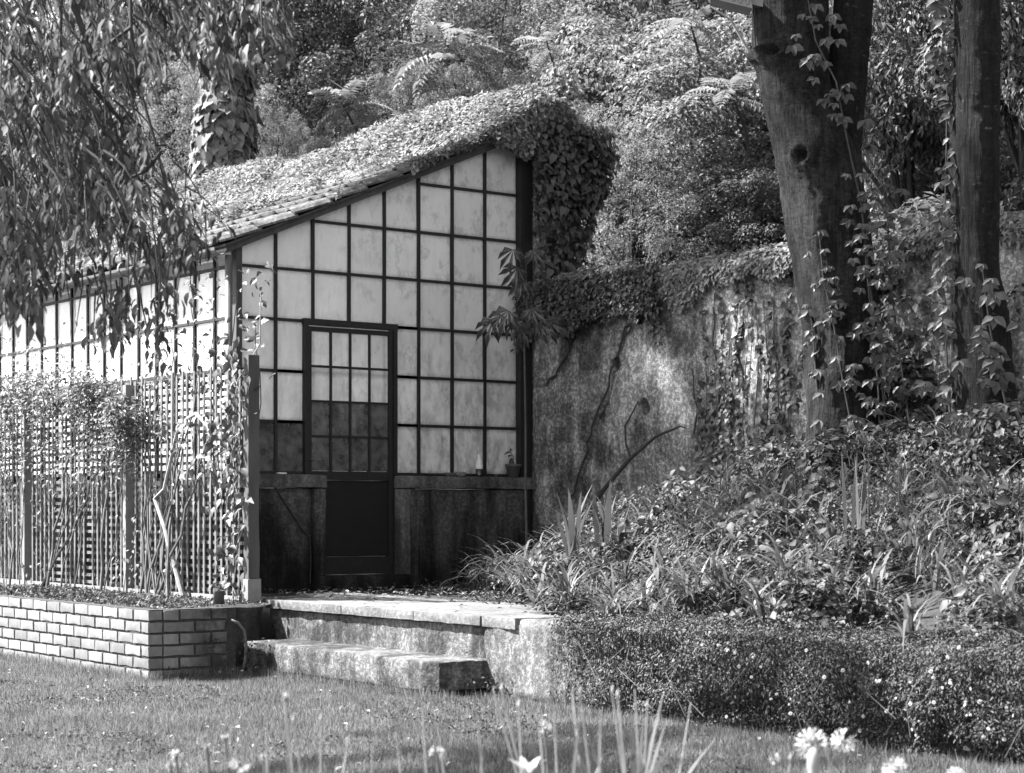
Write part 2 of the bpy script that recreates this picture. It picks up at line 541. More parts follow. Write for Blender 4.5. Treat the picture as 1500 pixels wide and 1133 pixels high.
M['frond'] = mat_leaf('frond_leaf', .28, .42, .4, .6, .2, k=.52)
M['bottle'] = mat_plain('pale_bottle_plastic', .5, .25, .1, 8, spec=.6, k=.9)
M['bottle_dark'] = mat_plain('dark_drink', .03, .2, .1, 8, spec=.6)
M['label_white'] = mat_plain('paper_label', .5, .6, .1, k=1)

# ------------------------------------------------------------------ ground
EAVE_X, GY, RIDGE_X = 7.0, 12.8, 9.64
def roof_z(x): return 3.08 + .425 * (x - 7.0)
PLAT_Z = .46

def bank_z(x, y):
    x = np.asarray(x, float); y = np.asarray(y, float)
    zt = np.interp(y, [2, 5, 8, 9.7, 11.0, 11.9, 12.6], [1.25, 1.3, 1.36, 1.22, .92, .62, .50])
    xl = np.where(y < 8.8, 6.62, 6.95 + .5*(y-8.8))
    d = x - xl
    return .42 + (zt - .42) * sstep(0, np.maximum(2.9 - np.maximum(y-8.8, 0)*.45, .7), d)

def hill_z(x, y):
    P = np.stack([x, y, 0*x], -1)
    return .1 + .80 * np.maximum(x - 11.2, 0) + .5*fbm(P, .25, 3, 4) * np.clip((x-11)/3, 0, 1)

def grid(x0, x1, nx, y0, y1, ny, fz):
    gx, gy = np.meshgrid(np.linspace(x0, x1, nx+1), np.linspace(y0, y1, ny+1), indexing='ij')
    x = gx.ravel(); y = gy.ravel()
    V = np.stack([x, y, fz(x, y)], -1)
    i = np.arange(nx)[:,None]*(ny+1) + np.arange(ny)[None,:]
    F = np.stack([i, i+(ny+1), i+(ny+2), i+1], -1).reshape(-1, 4)
    return V, F

lawn = part('lawn', *grid(-250, 11.3, 60, -250, 260, 60, lambda x, y: 0*x), M['lawn'])
tag(lawn, 'broad mown lawn in front of the brick planter and steps', kind='structure')
hill = part('hillside', *grid(11.0, 60, 90, -30, 90, 160, hill_z), M['hill'], smooth=True)
tag(hill, 'steep wooded slope rising behind the garden wall', kind='structure')
V, F = grid(6.62, 9.8, 60, 2.0, 12.75, 160, lambda x, y: bank_z(x, y))
V[:,2] += .03*fbm(V, 4, 3, 8)
m_ = V[F].mean(1); keep = ~((m_[:,1] > 8.8) & (m_[:,0] < 6.8 + .5*(m_[:,1]-8.8)))
bank = part('planted_bank', V, F[keep], M['soil'], smooth=True)
tag(bank, 'sloping soil bank under the plants beside the terrace', kind='structure')
# terrace earth (behind the slabs, up to the greenhouse foot)
V, F = grid(6.86, 9.8, 60, 8.9, 12.85, 60, lambda x, y: .44 + .015*fbm(np.stack([x,y,0*x],-1), 5, 3, 2))
ter = part('terrace_ground', V, F, M['soil'], smooth=True)
tag(ter, 'trodden dark earth between the pale slabs and greenhouse', kind='structure')

rng = np.random.default_rng(11)
def frustum_mask(P, margin=60, ytop=-80, ybot=1220):
    Z = .6*P[:,0] + .8*P[:,1]; X = .8*P[:,0] - .6*P[:,1]
    px = 750 + FPX*X/Z; py = 745 - FPX*(P[:,2]-CAM_H)/Z
    return (Z > .5) & (px > -margin) & (px < 1500+margin) & (py > ytop) & (py < ybot)

# mown grass
n = 520000
P = np.stack([rng.uniform(1.5, 6.6, n), rng.uniform(3.5, 14, n), np.zeros(n)], -1)
P = P[frustum_mask(P, 120, 600, 1240)]
P = P[~((P[:,0] > 5.33) & (P[:,1] > 10.86))]
P = P[~((P[:,0] > 6.1) & (P[:,1] > 8.9))]
P = P[(P[:,0] < 6.48)]
pn = fbm(P, 1.1, 4, 3); P = P[rng.random(len(P)) < .80 + .6*pn]
n = len(P); pn = fbm(P, 1.1, 4, 3); pn2 = fbm(P, 6, 2, 9)
az = rng.uniform(0, 2*np.pi, n); lean = np.abs(rng.normal(0, .55, n))
A = np.stack([np.cos(az)*np.sin(lean), np.sin(az)*np.sin(lean), np.cos(lean)], -1)
Nn = np.stack([np.cos(az+1.57), np.sin(az+1.57), 0*az], -1) + rng.normal(0, .5, (n, 3))
Lg = rng.uniform(.018, .045, n) * (1 + .5*pn + .35*pn2)
V, F = leaf_VF(P, A, Nn, Lg, rng.uniform(.003, .006, n), T_GRASS)
g = part('lawn_grass', V, F, M['grass'])
tag(g, 'short mown grass blades covering the lawn', 'grass', kind='stuff')

n = 2600
P = np.stack([rng.uniform(2, 6.1, n), rng.uniform(4, 12.5, n), np.full(n, .012)], -1)
P = P[~((P[:,0] > 5.28) & (P[:,1] > 10.8))]; P = P[fbm(P, 1.6, 3, 71) > .12]
m = len(P)*9; P = np.repeat(P, 9, axis=0); P[:,:2] += rng.normal(0, .03, (m, 2)); P[:,2] += rng.uniform(0, .025, m)
A, Nn = leaf_dirs(rng, m, np.tile([0, 0, 1.], (m, 1)), .4, -.1)
V, F = leaf_VF(P, A, Nn, rng.uniform(.01, .022, m), rng.uniform(.008, .016, m))
tag(part('lawn_clover', V, F, M['cover']), 'patches of low clover and weeds in the lawn', 'weeds', kind='stuff')
# longer tufts left by the mower along masonry
n = 9000
e_ = rng.random(n)
P = np.where((e_ < .4)[:,None], np.stack([5.29-np.abs(rng.normal(0,.03,n)), rng.uniform(10.8,14,n), 0*e_], -1),
    np.where((e_ < .55)[:,None], np.stack([rng.uniform(5.3,6.0,n), 10.82-np.abs(rng.normal(0,.03,n)), 0*e_], -1),
    np.where((e_ < .8)[:,None], np.stack([6.10-np.abs(rng.normal(0,.03,n)), rng.uniform(8.6,10.9,n), 0*e_], -1),
             np.stack([6.28-np.abs(rng.normal(0,.08,n)), rng.uniform(3.5,8.7,n), 0*e_], -1))))
az = rng.uniform(0, 2*np.pi, n); lean = np.abs(rng.normal(0, .4, n))
A = np.stack([np.cos(az)*np.sin(lean), np.sin(az)*np.sin(lean), np.cos(lean)], -1)
V, F = leaf_VF(P, A, np.stack([np.cos(az+1.5), np.sin(az+1.5), 0*az], -1), rng.uniform(.03,.095,n), rng.uniform(.003,.006,n), T_GRASS)
tag(part('edge_grass', V, F, M['grass']), 'longer unmown grass along the foot of the bricks and steps', 'grass', kind='stuff')

# ------------------------------------------------------------------ brick planter
BX, BY = 5.31, 10.84
planter = empty('brick_planter', (BX, BY, 0), 'pale brick raised planter with six courses, corner at the lawn edge', 'planter')
def brick_mesh(L, seed):
    V, F = rough_box(0, 0, 0, L, .10, .065, .035, .0028, 26, seed, .005)
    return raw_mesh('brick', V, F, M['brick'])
bm_full = [brick_mesh(.212, i) for i in range(4)]
bm_half = [brick_mesh(.104, 20+i) for i in range(2)]
rb = random.Random(3)
for c in range(6):
    z = .005 + c*.075
    off = (c % 2 == 0)
    # long side, along +Y; the brick's length runs along Y, outer face at x = BX
    y = BY
    first = True
    while y < 14.4:
        L = .104 if (first and off) else .212
        me = rb.choice(bm_half if L < .2 else bm_full)
        # local x -> world y, local y -> world -x(+) : rotate +90 about z sends x->y, y->-x
        Mx = Matrix.Translation((BX + .10 + rb.uniform(-.002, .002), y + .004, z)) @ Matrix.Rotation(R(90) + rb.uniform(-.008, .008), 4, 'Z')
        inst('brick', me, planter, Mx)
        y += L + .012; first = False
    # short side, along +X
    x = BX + .106
    first = True
    while x < 5.85:
        L = .104 if (first and not off) else .212
        if x + L > 5.96: L = .104
        me = rb.choice(bm_half if L < .2 else bm_full)
        Mx = Matrix.Translation((x, BY + .002 + rb.uniform(-.002, .002), z)) @ Matrix.Rotation(rb.uniform(-.006, .006), 4, 'Z')
        inst('brick', me, planter, Mx)
        x += L + .012; first = False
b = MB(); b.box(BX+.012, BY+.014, 0, BX+.09, 14.45, .448); b.box(BX+.092, BY+.014, 0, 5.93, BY+.09, .447)
b.build('mortar', M['mortar'], planter)
V, F = grid(BX+.09, 6.95, 40, BY+.09, 20, 160, lambda x, y: .41 + .03*fbm(np.stack([x,y,0*x],-1), 4, 4, 5) + .03*sstep(5.6, 6.3, x))
fc = V[F].mean(1); F = F[~((fc[:,0] > 5.93) & (fc[:,1] < 11.32))]
o = part('soil', V, F, M['soil'], planter, smooth=True)
Ve, Fe = rough_box(5.86, 10.95, -.02, 5.955, 11.6, .43, .03, .010, 7, 19, .01)
part('end_wall', Ve, Fe, M['dark_stone'], planter, smooth=True)
# planter plants / litter sprinkled on the soil
n = 5200
P = np.stack([rng.uniform(BX+.12, 6.6, n), rng.uniform(BY+.12, 15, n), np.full(n, .445)], -1)
P = P[~((P[:,0] > 5.92) & (P[:,1] < 11.34))]; n = len(P)
A, Nn = leaf_dirs(rng, n, np.tile([0, 0, 1.], (n, 1)), .7, -.3)
V, F = leaf_VF(P, A, Nn, rng.uniform(.015, .04, n), rng.uniform(.008, .02, n))
tag(part('planter_weeds', V, F, M['leaf_bank']), 'low weeds and leaf litter on the soil of the brick planter', 'weeds', kind='stuff')

# ------------------------------------------------------------------ steps and retaining wall
steps = empty('garden_steps', (6.1, 8.92, 0), 'two broad lichen-spotted steps rising from the lawn to the terrace', 'steps')
# lower step, chamfered right end
V, F = rough_box(6.1, 8.88, .045, 6.53, 11.06, .212, .02, .007, 12, 3, .006)
ch = np.clip((8.98 - V[:,1]) / .10, 0, 1); V[:,0] = np.maximum(V[:,0], 6.1 + ch*.05)
part('lower_step', V, F, M['step'], steps, smooth=True)
V, F = rough_box(6.14, 8.92, -.05, 6.5, 11.0, .05, .03, .012, 9, 33, .01)
part('footing', V, F, M['dark_stone'], steps, smooth=True)
rs = random.Random(5)
y = 8.90
k = 0
while y < 10.9:
    L = rs.uniform(.09, .26); hh = rs.uniform(.045, .075)
    V, F = rough_box(6.10 + rs.uniform(-.008, .02), y, -.02, 6.2, y+L-.012, .042 - rs.uniform(0, .02), .025, .009, 14, 50+k, .012)
    part('stone', V, F, M['step'], steps, smooth=True)
    y += L; k += 1
V, F = rough_box(6.50, 8.93, .1, 6.80, 11.42, .40, .025, .012, 9, 7, .008)
V[:,0] = V[:,0]
part('riser', V, F, M['step'], steps, smooth=True)
ys = [8.93, 9.62, 10.45, 11.42]
for i in range(3):
    V, F = rough_box(6.465, ys[i]+.003, .402, 7.15, ys[i+1]-.003, PLAT_Z, .022, .003, 12, 70+i, .003)
    part('slab', V, F, M['slab'], steps, smooth=True)
V, F = rough_box(7.155, 9.6, .40, 7.6, 12.2, PLAT_Z-.006, .04, .005, 6, 81, .008)
part('slab', V, F, M['slab'], steps, smooth=True, label='rear slab of the terrace edge, partly under earth')
V, F = rough_box(5.96, 11.2, 0, 6.32, 11.5, .43, .03, .016, 6, 14, .015)
part('side_block', V, F, M['dark_stone'], steps, smooth=True, label='dark damp block beside the left end of the steps')

rw = empty('retaining_wall', (6.5, 6, 0), 'low weathered retaining wall under the trailing daisies, right of the steps', 'wall')
V, F = rough_box(6.485, 2.2, -.02, 6.85, 8.925, .452, .035, .014, 5, 9, .02)
part('wall_body', V, F, M['step'], rw, smooth=True)
V, F = rough_box(6.47, 8.60, .395, 6.84, 8.928, .462, .03, .004, 8, 90, .008)
part('coping', V, F, M['slab'], rw, smooth=True)

# ------------------------------------------------------------------ greenhouse
gh = empty('greenhouse', (7.0, GY, PLAT_Z), 'lean-to greenhouse with whitewashed panes and creeper-covered tiled roof', 'greenhouse')
colx = [7.0 + .33*k for k in range(9)]; colx[8] = 9.64
ROWZ = [1.747, 2.135, 2.53, 2.92, 3.31, 3.70, 4.09]
SILL = 1.353
DX0, DX1 = 7.586, 8.406
y0, y1 = GY-.02, GY+.02
def clip_poly(xa, xb, za, zb):
    """rectangle clipped by the sloping roof line"""
    ra, rb_ = roof_z(xa)-.03, roof_z(xb)-.03
    if rb_ <= za: return None
    if ra >= zb: return [(xa,za),(xb,za),(xb,zb),(xa,zb)]
    pts = [(xa,za),(xb,za)] if ra > za else [(xa+(za-ra)/.425, za), (xb, za)]
    if rb_ > zb: pts += [(xb,zb),(xa+(zb-ra)/.425, zb)]
    else: pts += [(xb, rb_)]
    if ra > za: pts.append((xa, ra))
    return pts
rg = random.Random(21)
def make_pane(xa, xb, za, zb, parent, mat, yy=GY, label=None):
    p = clip_poly(xa+.003, xb-.003, za+.003, zb-.003)
    if not p: return
    a = rg.uniform(-.0035, .0035); c = rg.uniform(-.0035, .0035)
    m = MB().prism_xz(p, yy-.002, yy+.002)
    V = m.v[0]; V[:,1] += (V[:,0]-xa)*a*3 + (V[:,2]-za)*c*3
    m.build('pane', mat, parent, label)
# mullions
for k, x in enumerate(colx):
    zlo = SILL
    if DX0+.05 < x < DX1-.05: zlo = 2.545
    if k in (0, 8): continue
    w = .0125
    MB().prism_xz([(x-w, zlo), (x+w, zlo), (x+w, roof_z(x+w)-.03), (x-w, roof_z(x-w)-.03)], y0, y1).build('glazing_bar', M['bar'], gh)
# transoms, one piece per opening
for z in ROWZ:
    for k in range(8):
        xa, xb = colx[k], colx[k+1]
        if roof_z(xa)-.02 < z: continue
        if z < 2.6:
            if xa >= DX0-.1 and xb <= DX1+.2 and not (xa > DX1-.1):
                if z > 2.5 : continue
                continue
        if z < 2.6 and xa < DX0 < xb: xb = DX0
        if z < 2.6 and xa < DX1 < xb: xa = DX1
        MB().box(xa+.0127, y0+.004, z-.011, xb-.0127, y1-.004, z+.011).build('glazing_bar', M['bar'], gh)
xa = DX1; xb = colx[5]
for z in ROWZ[:3]:
    MB().box(xa+.02, y0+.004, z-.011, xb-.0127, y1-.004, z+.011).build('glazing_bar', M['bar'], gh)
for z in ROWZ[:2]:
    MB().box(colx[1]+.0127, y0+.004, z-.011, DX0-.022, y1-.004, z+.011).build('glazing_bar', M['bar'], gh)
# panes
zs = [SILL] + ROWZ + [4.5]
for k in range(8):
    xa, xb = colx[k], colx[k+1]
    for j in range(len(zs)-1):
        za, zb = zs[j], zs[j+1]
        # top row merges when the next transom is missing
        if za > roof_z(xb)-.05: continue
        if j > 0 and za in ROWZ and roof_z(xa)-.02 < za: continue   # merged into the one below
        if zb in ROWZ and roof_z(xa)-.02 < zb: zb = 4.6
        if za < 2.5:
            if xb <= DX0 + .1 and xa < DX0: xb2 = min(xb, DX0)
            elif xa < DX0 < xb: xb2 = DX0
            else: xb2 = xb
            xa2 = xa
            if xa < DX1 < xb: xa2 = DX1
            if xa >= DX0-.1 and xb2 <= DX1: continue
            if xa2 < DX0 < xb2: xb2 = DX0
            if xb2 - xa2 < .05: continue
            dark = (k <= 1 and j == 0)
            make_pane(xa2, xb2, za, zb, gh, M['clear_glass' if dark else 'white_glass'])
        else:
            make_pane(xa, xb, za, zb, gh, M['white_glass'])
# sill bar, corner posts
MB().box(7.0, y0-.01, SILL-.03, DX0-.02, y1+.01, SILL+.012).build('sill_bar', M['bar'], gh)
MB().box(DX1+.02, y0-.01, SILL-.03, 9.64, y1+.01, SILL+.012).build('sill_bar', M['bar'], gh)
MB().box(6.975, y0-.02, 1.3, 7.025, y1+.02, roof_z(7.0)-.02).build('corner_post', M['frame_wood'], gh)
MB().box(9.64, y0-.05, PLAT_Z, 9.76, y1+.06, roof_z(9.64)+.02).build('corner_post', M['bar'], gh)
b = MB(); b.tube([(6.90, GY-.06, 2.98), (6.90, GY-.06, 1.0), (6.90, GY-.06, .5)], .028, 10); b.build('downpipe', M['metal'], gh, smooth=True)
# door
door = MB().box(DX0-.016, y0-.03, PLAT_Z+.1, DX0+.016, y1+.02, 2.53-.026)
door.box(DX1-.016, y0-.03, PLAT_Z+.1, DX1+.016, y1+.02, 2.53-.026); door.box(DX0-.022, y0-.03, 2.504, DX1+.022, y1+.02, 2.548)
fr = door.build('door_frame', M['bar'], gh)
d = MB(); fx0, fx1 = DX0+.018, DX1-.018
for xx in (fx0, fx1-.035): d.box(xx, GY-.03, PLAT_Z+.103, xx+.035, GY+.01, 2.49)
d.box(fx0+.035, GY-.028, 2.455, fx1-.035, GY+.008, 2.49); d.box(fx0+.035, GY-.028, 1.30, fx1-.035, GY+.008, 1.37); d.box(fx0+.035, GY-.028, PLAT_Z+.103, fx1-.035, GY+.008, .70)
dr = d.build('door', M['bar'], gh)
V, F = rough_box(fx0+.036, GY-.012, .70, fx1-.036, GY+.004, 1.30, .1, .001, 5, 3, .002)
part('panel', V, F, M['door_black'], dr)
gx0, gx1, gz0, gz1 = fx0+.035, fx1-.035, 1.37, 2.455
for i in range(1, 4):
    x = gx0 + (gx1-gx0)*i/4
    MB().box(x-.009, GY-.026, gz0, x+.009, GY+.004, gz1).build('glazing_bar', M['bar'], dr)
for j in range(4):
    for i in range(4):
        xa = gx0+(gx1-gx0)*i/4; xb = gx0+(gx1-gx0)*(i+1)/4; za = gz0+(gz1-gz0)*j/4; zb = gz0+(gz1-gz0)*(j+1)/4
        if j > 0: MB().box(xa+(.009 if i else 0), GY-.022, za-.009, xb-(.009 if i < 3 else 0), GY, za+.009).build('glazing_bar', M['bar'], dr)
        make_pane(xa, xb, za, zb, dr, M['clear_glass' if j < 2 else 'white_glass'], GY-.01)
h = MB(); h.tube([(fx0+.02, GY-.03, 1.46), (fx0+.02, GY-.07, 1.46), (fx0+.10, GY-.075, 1.455)], .008, 6); h.build('handle', M['metal'], dr)
V, F = rough_box(7.60, 12.58, PLAT_Z-.05, 8.47, 12.83, .56, .03, .005, 6, 5, .008)
part('threshold', V, F, M['dwarf'], gh, smooth=True)
# dwarf walls in front of the glass line
def dwarf(x0, x1, ya, yb, za, zb, name, mat, seed, amp=.006):
    V, F = rough_box(x0, ya, za, x1, yb, zb, .03, amp, 4, seed, .008)
    return part(name, V, F, mat, gh, smooth=True)
dwarf(6.98, 7.60, 12.70, 12.90, .38, 1.235, 'dwarf_wall', M['dwarf'], 1)
dwarf(7.60, 7.712, 12.672, 12.90, .38, 1.235, 'pier', M['dwarf'], 2)
dwarf(8.395, 8.50, 12.672, 12.90, .38, 1.235, 'pier', M['coping'], 3)
dwarf(8.50, 8.60, 12.69, 12.90, .38, 1.235, 'pier', M['dwarf'], 3)
dwarf(8.60, 9.72, 12.70, 12.90, .38, 1.235, 'dwarf_wall', M['dwarf'], 4)
dwarf(6.95, 7.715, 12.655, 12.775, 1.237, 1.34, 'coping', M['coping'], 5, .003)
dwarf(8.39, 9.75, 12.655, 12.775, 1.237, 1.34, 'coping', M['coping'], 6, .003)
V, F = rough_box(6.93, 12.91, .38, 7.06, 20.5, 1.30, .06, .004, 4, 11, .006); part('side_wall', V, F, M['dwarf'], gh, smooth=True)
# diagonal crack in the left dwarf wall: a bent old cable stapled to it
b = MB(); cr = [(7.27,12.69,1.235),(7.34,12.685,1.14),(7.42,12.683,1.03),(7.50,12.682,.92),(7.565,12.68,.86),(7.575,12.68,.70),(7.57,12.68,.50)]
b.tube(cr, .007, 5); b.build('cable', M['bar'], gh)
# side glazing, x = 7 plane
yb = [GY + .33*i for i in range(24)]
for i, y in enumerate(yb):
    if i: MB().box(6.98, y-.0125, 1.3, 7.02, y+.0125, 3.05).build('glazing_bar', M['bar'], gh)
for i in range(23):
    for j, z in enumerate([1.36, 1.747, 2.135, 2.53, 2.92, 3.08]):
        if j and j < 5: MB().box(6.984, yb[i]+.0127, z-.011, 7.016, yb[i+1]-.0127, z+.011).build('glazing_bar', M['bar'], gh)
        if j < 5:
            z2 = [1.36, 1.747, 2.135, 2.53, 2.92, 3.08][j+1]
            m = MB().box(6.998, yb[i]+.003, z+.003, 7.002, yb[i+1]-.003, z2-.003)
            m.v[0][:,0] += (m.v[0][:,2]-z)*rg.uniform(-.008, .008)
            m.build('pane', M['side_glass'], gh)
MB().box(6.975, GY, 3.03, 7.025, 20.4, 3.075).build('wall_plate', M['frame_wood'], gh)
MB().box(6.975, 20.4, .4, 9.7, 20.5, 3.9).build('end_wall', M['bounce_white'], gh)
MB().box(9.72, 12.9, .3, 9.95, 20.5, 4.2).build('back_wall', M['bounce_white'], gh)
MB().box(7.06, 12.92, .38, 9.72, 20.4, .44).build('floor_slab', M['bounce_white'], gh)
# greenhouse bench inside
MB().box(8.9, 13.2, 1.0, 9.7, 20, 1.06).build('bench', M['frame_wood'], gh)
# rafters on the gable, barge board
bz = lambda x, o: (x, roof_z(x)+o)
MB().prism_xz([bz(6.86,-.03), bz(9.76,-.03), bz(9.76,.02), bz(6.86,.02)], GY-.10, GY+.03).build('barge_board', M['frame_wood'], gh)
for i in range(9):
    yy = 13.3 + i*.85
    MB().prism_xz([bz(7.0,-.07), bz(9.72,-.07), bz(9.72,.0), bz(7.0,.0)], yy, yy+.05).build('rafter', M['frame_wood'], gh)
# gutter
prof = [(.055*math.cos(a), .055*math.sin(a)) for a in np.linspace(math.pi, 2*math.pi, 9)]
V = []; F = []
for yy in (GY-.12, 20.5):
    for s_ in (1, .88):
        for (a, c) in prof: V.append((6.80 + a*s_, yy, 3.02 + c*s_))
for i in range(8):
    F += [(i, i+1, 18+i+1, 18+i), (9+i+1, 9+i, 27+i, 27+i+1), (i, 9+i, 9+i+1, i+1), (18+i, 18+i+1, 27+i+1, 27+i)]
F += [(0, 18, 27, 9), (8, 17, 35, 26)]
gut = part('gutter', V, F, M['metal'], gh, smooth=False)
for yy in np.arange(13.4, 20, .9):
    MB().tube([(6.80, yy, 3.02), (6.80, yy+.03, 3.02)], .062, 12).build('gutter_joint', M['metal'], gut)
# roof deck + tiles
th = math.atan(.425)
deck = MB().prism_xz([bz(6.84,.022), bz(9.80,.022), bz(9.80,.04), bz(6.84,.04)], GY-.13, 20.5).build('roof', M['frame_wood'], gh)
def tile_mesh(seed):
    r_ = np.random.default_rng(seed)
    nv = 9; L = .37
    prof = []
    for i in range(nv):
        s_ = i/(nv-1)
        y = s_*.222
        z = .045*math.sin(math.pi*min(1, s_/.62)) if s_ < .62 else -.012*math.sin(math.pi*(s_-.62)/.38)
        prof.append((y, z))
    V = []; F = []
    for x, dz in ((0, .030), (L, .004)):
        for t_ in (0, .016):
            for (y, z) in prof: V.append((x, y*(1 if x else 1.0), z + dz - t_))
    V = np.array(V); V += r_.normal(0, .0012, V.shape)
    n = nv
    for i in range(n-1):
        F += [(i, i+1, 2*n+i+1, 2*n+i)[::-1], (n+i, n+i+1, 3*n+i+1, 3*n+i), (i, n+i, n+i+1, i+1)[::-1], (2*n+i, 2*n+i+1, 3*n+i+1, 3*n+i)[::-1]]
    F += [(0, 2*n, 3*n, n)[::-1], (n-1, 2*n-1, 4*n-1, 3*n-1)]
    return raw_mesh('tile', V, F, M['tile'])
tms = [tile_mesh(i) for i in range(4)]
rt = random.Random(8)
u = Vector((math.cos(th), 0, math.sin(th))); nn = Vector((-math.sin(th), 0, math.cos(th)))
base0 = Vector((6.80, GY-.15, roof_z(6.80)+.04))
ROT = Matrix.Rotation(-th, 4, 'Y')
for j in range(33):
    for i in range(9):
        p = base0 + u*(i*.345 + rt.uniform(-.012, .012)) + Vector((0, j*.222, 0)) + nn*(.006 + rt.uniform(0, .006))
        inst('tile', rt.choice(tms), deck, Matrix.Translation(p) @ ROT @ Matrix.Rotation(rt.uniform(-.02, .02), 4, 'Z'))

# tall end pier at the high side of the roof
pier = empty('ivy_pier', (10.1, 12.9, 0), 'tall masonry pier at the high end of the greenhouse gable, smothered in ivy', 'pier')
V, F = rough_box(9.765, 12.72, .3, 10.05, 13.5, 4.25, .08, .012, 4, 21, .02)
part('masonry', V, F, M['garden_wall'], pier, smooth=True)

# ------------------------------------------------------------------ garden wall with cracks and holes
gw = empty('garden_wall', (9.75, 9, .5), 'cracked and stained garden wall facing the bank, capped with creeper', 'wall')
yl_ = np.concatenate([np.linspace(3.0, 9.3, 90), np.linspace(9.312, 12.70, 283)]); ny = len(yl_)-1; nz = 220
gy_, gz_ = np.meshgrid(yl_, np.linspace(.2, 2.84, nz+1), indexing='ij')
yv = gy_.ravel(); zv = gz_.ravel()
P2 = np.stack([yv*0+9.75, yv, zv], -1)
topw = 2.84 - .0*yv
# crumbled, rounded top left shoulder
xw = 9.75 + .016*fbm(P2, 7, 6, 2) + .026*fbm(P2, .9, 3, 12)
def wy(px, py):
    """wall point (y, z) for a photograph pixel on the wall plane x = 9.75"""
    r_ = (px-750)/FPX
    y = (7.8 - r_*5.85) / (.6 + .8*r_); Z = 5.85 + .8*y
    return (y, CAM_H + (745-py)*Z/FPX)
def seg_dist(pts):
    d = np.full(len(yv), 9.)
    for (a, b_) in zip(pts[:-1], pts[1:]):
        ay, az_ = a; by, bz_ = b_
        ty, tz = by-ay, bz_-az_; L2 = ty*ty+tz*tz
        s_ = np.clip(((yv-ay)*ty + (zv-az_)*tz)/L2, 0, 1)
        d = np.minimum(d, np.hypot(yv-(ay+s_*ty), zv-(az_+s_*tz)))
    return d
cracks = [[(960,440),(940,462),(918,480),(905,520),(898,540),(888,580),(868,625),(862,660),(845,715),(838,735)],
          [(845,470),(840,500),(832,520),(815,550),(795,568)],
          [(880,455),(868,470),(882,480)], [(888,590),(905,650),(912,700)]]
spall = np.zeros(len(yv))
for ci, c in enumerate(cracks):
    pts = [wy(*p) for p in c]
    jag = .02*vnoise(P2, 14, 60+ci)
    d = seg_dist(pts) + jag
    xw += .05 * (1 - sstep(.003, .020, np.abs(d)))
    if ci <= 1:
        m0 = (1 - sstep(.02, .10, d + .05*vnoise(P2, 6, 71))) * sstep(2.35, 2.0, zv)
        spall = np.maximum(spall, m0)
xw += .020*spall + spall*.012*fbm(P2, 22, 2, 5)
for (px, py, r_) in ((900, 535, .05), (943, 597, .055), (880, 612, .035), (905, 715, .03)):
    hy, hz = wy(px, py)
    d = np.hypot(yv-hy, zv-hz) * (1 + .35*vnoise(P2, 18, 80))
    xw += .30 * (1 - sstep(r_*.85, r_*1.1, d))
# horizontal lift of the old render band
lz = np.interp(yv, [8, 10.2, 12], [2.50, 2.52, 2.46]) + .012*vnoise(P2, 5, 90)
xw -= .012 * sstep(0, .02, zv - lz) * sstep(11.9, 11.6, yv)
V = np.stack([xw, yv, zv], -1)
i = np.arange(ny)[:,None]*(nz+1) + np.arange(nz)[None,:]
F = np.stack([i, i+1, i+nz+2, i+nz+1], -1).reshape(-1, 4)
keep = ~((V[F].mean(1)[:,1] > 12.35) & (V[F].mean(1)[:,2] > 2.84 - .9*(V[F].mean(1)[:,1]-12.35)))
part('render_face', V, F[keep], M['garden_wall'], gw, smooth=True)
MB().box(10.08, 3.0, .2, 10.16, 12.7, 2.80).box(9.78, 2.99, .2, 9.90, 3.0, 2.8).build('wall_core', M['dark_stone'], gw)
MB().box(9.775, 3.0, 2.80, 10.05, 12.35, 2.835).build('wall_top', M['garden_wall'], gw)

for ci, c in enumerate(cracks[:2] + [[(905,520),(930,470),(958,442)], [(1050,430),(1048,500),(1056,560),(1052,650)], [(1018,540),(1022,600),(1016,660)], [(1090,440),(1085,520),(1092,600)]]):
    pts = []
    rc = random.Random(ci)
    for (a_, b_) in zip(c[:-1], c[1:]):
        for q_ in range(3):
            px = a_[0]+(b_[0]-a_[0])*q_/3 + rc.uniform(-2.5,2.5); py = a_[1]+(b_[1]-a_[1])*q_/3
            y_, z_ = wy(px, py); pts.append((9.735+rc.uniform(-.004,.004), y_, z_))
    MB().tube(pts, [.004+.008*i/len(pts) for i in range(len(pts))], 5).build('root', M['twig'], gw)
# ------------------------------------------------------------------ creeper on roof, pier and wall
rng = np.random.default_rng(42)
creeper = empty('roof_creeper', (9.0, 13.5, 3.8), 'sunlit creeper spreading thickly over the greenhouse roof and ridge', 'creeper')
n = 190000
x = rng.uniform(6.9, 10.32, n); y = rng.uniform(12.55, 20.5, n)
P3 = np.stack([x, y, 0*x], -1)
cov = .25 + .9*fbm(P3, .8, 3, 5)
cov += 2.2*sstep(8.05, 8.9, x)                            # upper part always covered
cov += 1.2*sstep(13.4, 14.2, y) - 2.3*sstep(14.6, 13.5, y)*sstep(9.1, 8.3, x)
cov -= 2.6*sstep(15.2, 16.2, y)*sstep(8.7, 7.6, x)
keep = (cov > .15)
x, y, cov = x[keep], y[keep], cov[keep]; P3 = P3[keep]
zr = np.where(x < 9.8, roof_z(x), roof_z(9.8) - .0*(x-9.8)) + .09
hump = np.maximum(0.015, .045 + .16*fbm(P3, 1.9, 4, 8)) * np.clip(cov, 0, 1.2)
hump += .22*sstep(8.8, 9.6, x)*sstep(10.4, 10.0, x) + .10*sstep(13.8, 12.7, y)*sstep(9.1, 9.7, x)
edge = np.clip((y - 12.55)/.35, 0, 1)
hump *= .35 + .65*np.sqrt(edge)
zr = zr - 1.9*np.clip(x-9.9, 0, 1)**1.4
tt = rng.random(len(x))**.45
z = zr + hump*tt
P = np.stack([x, y, z], -1)
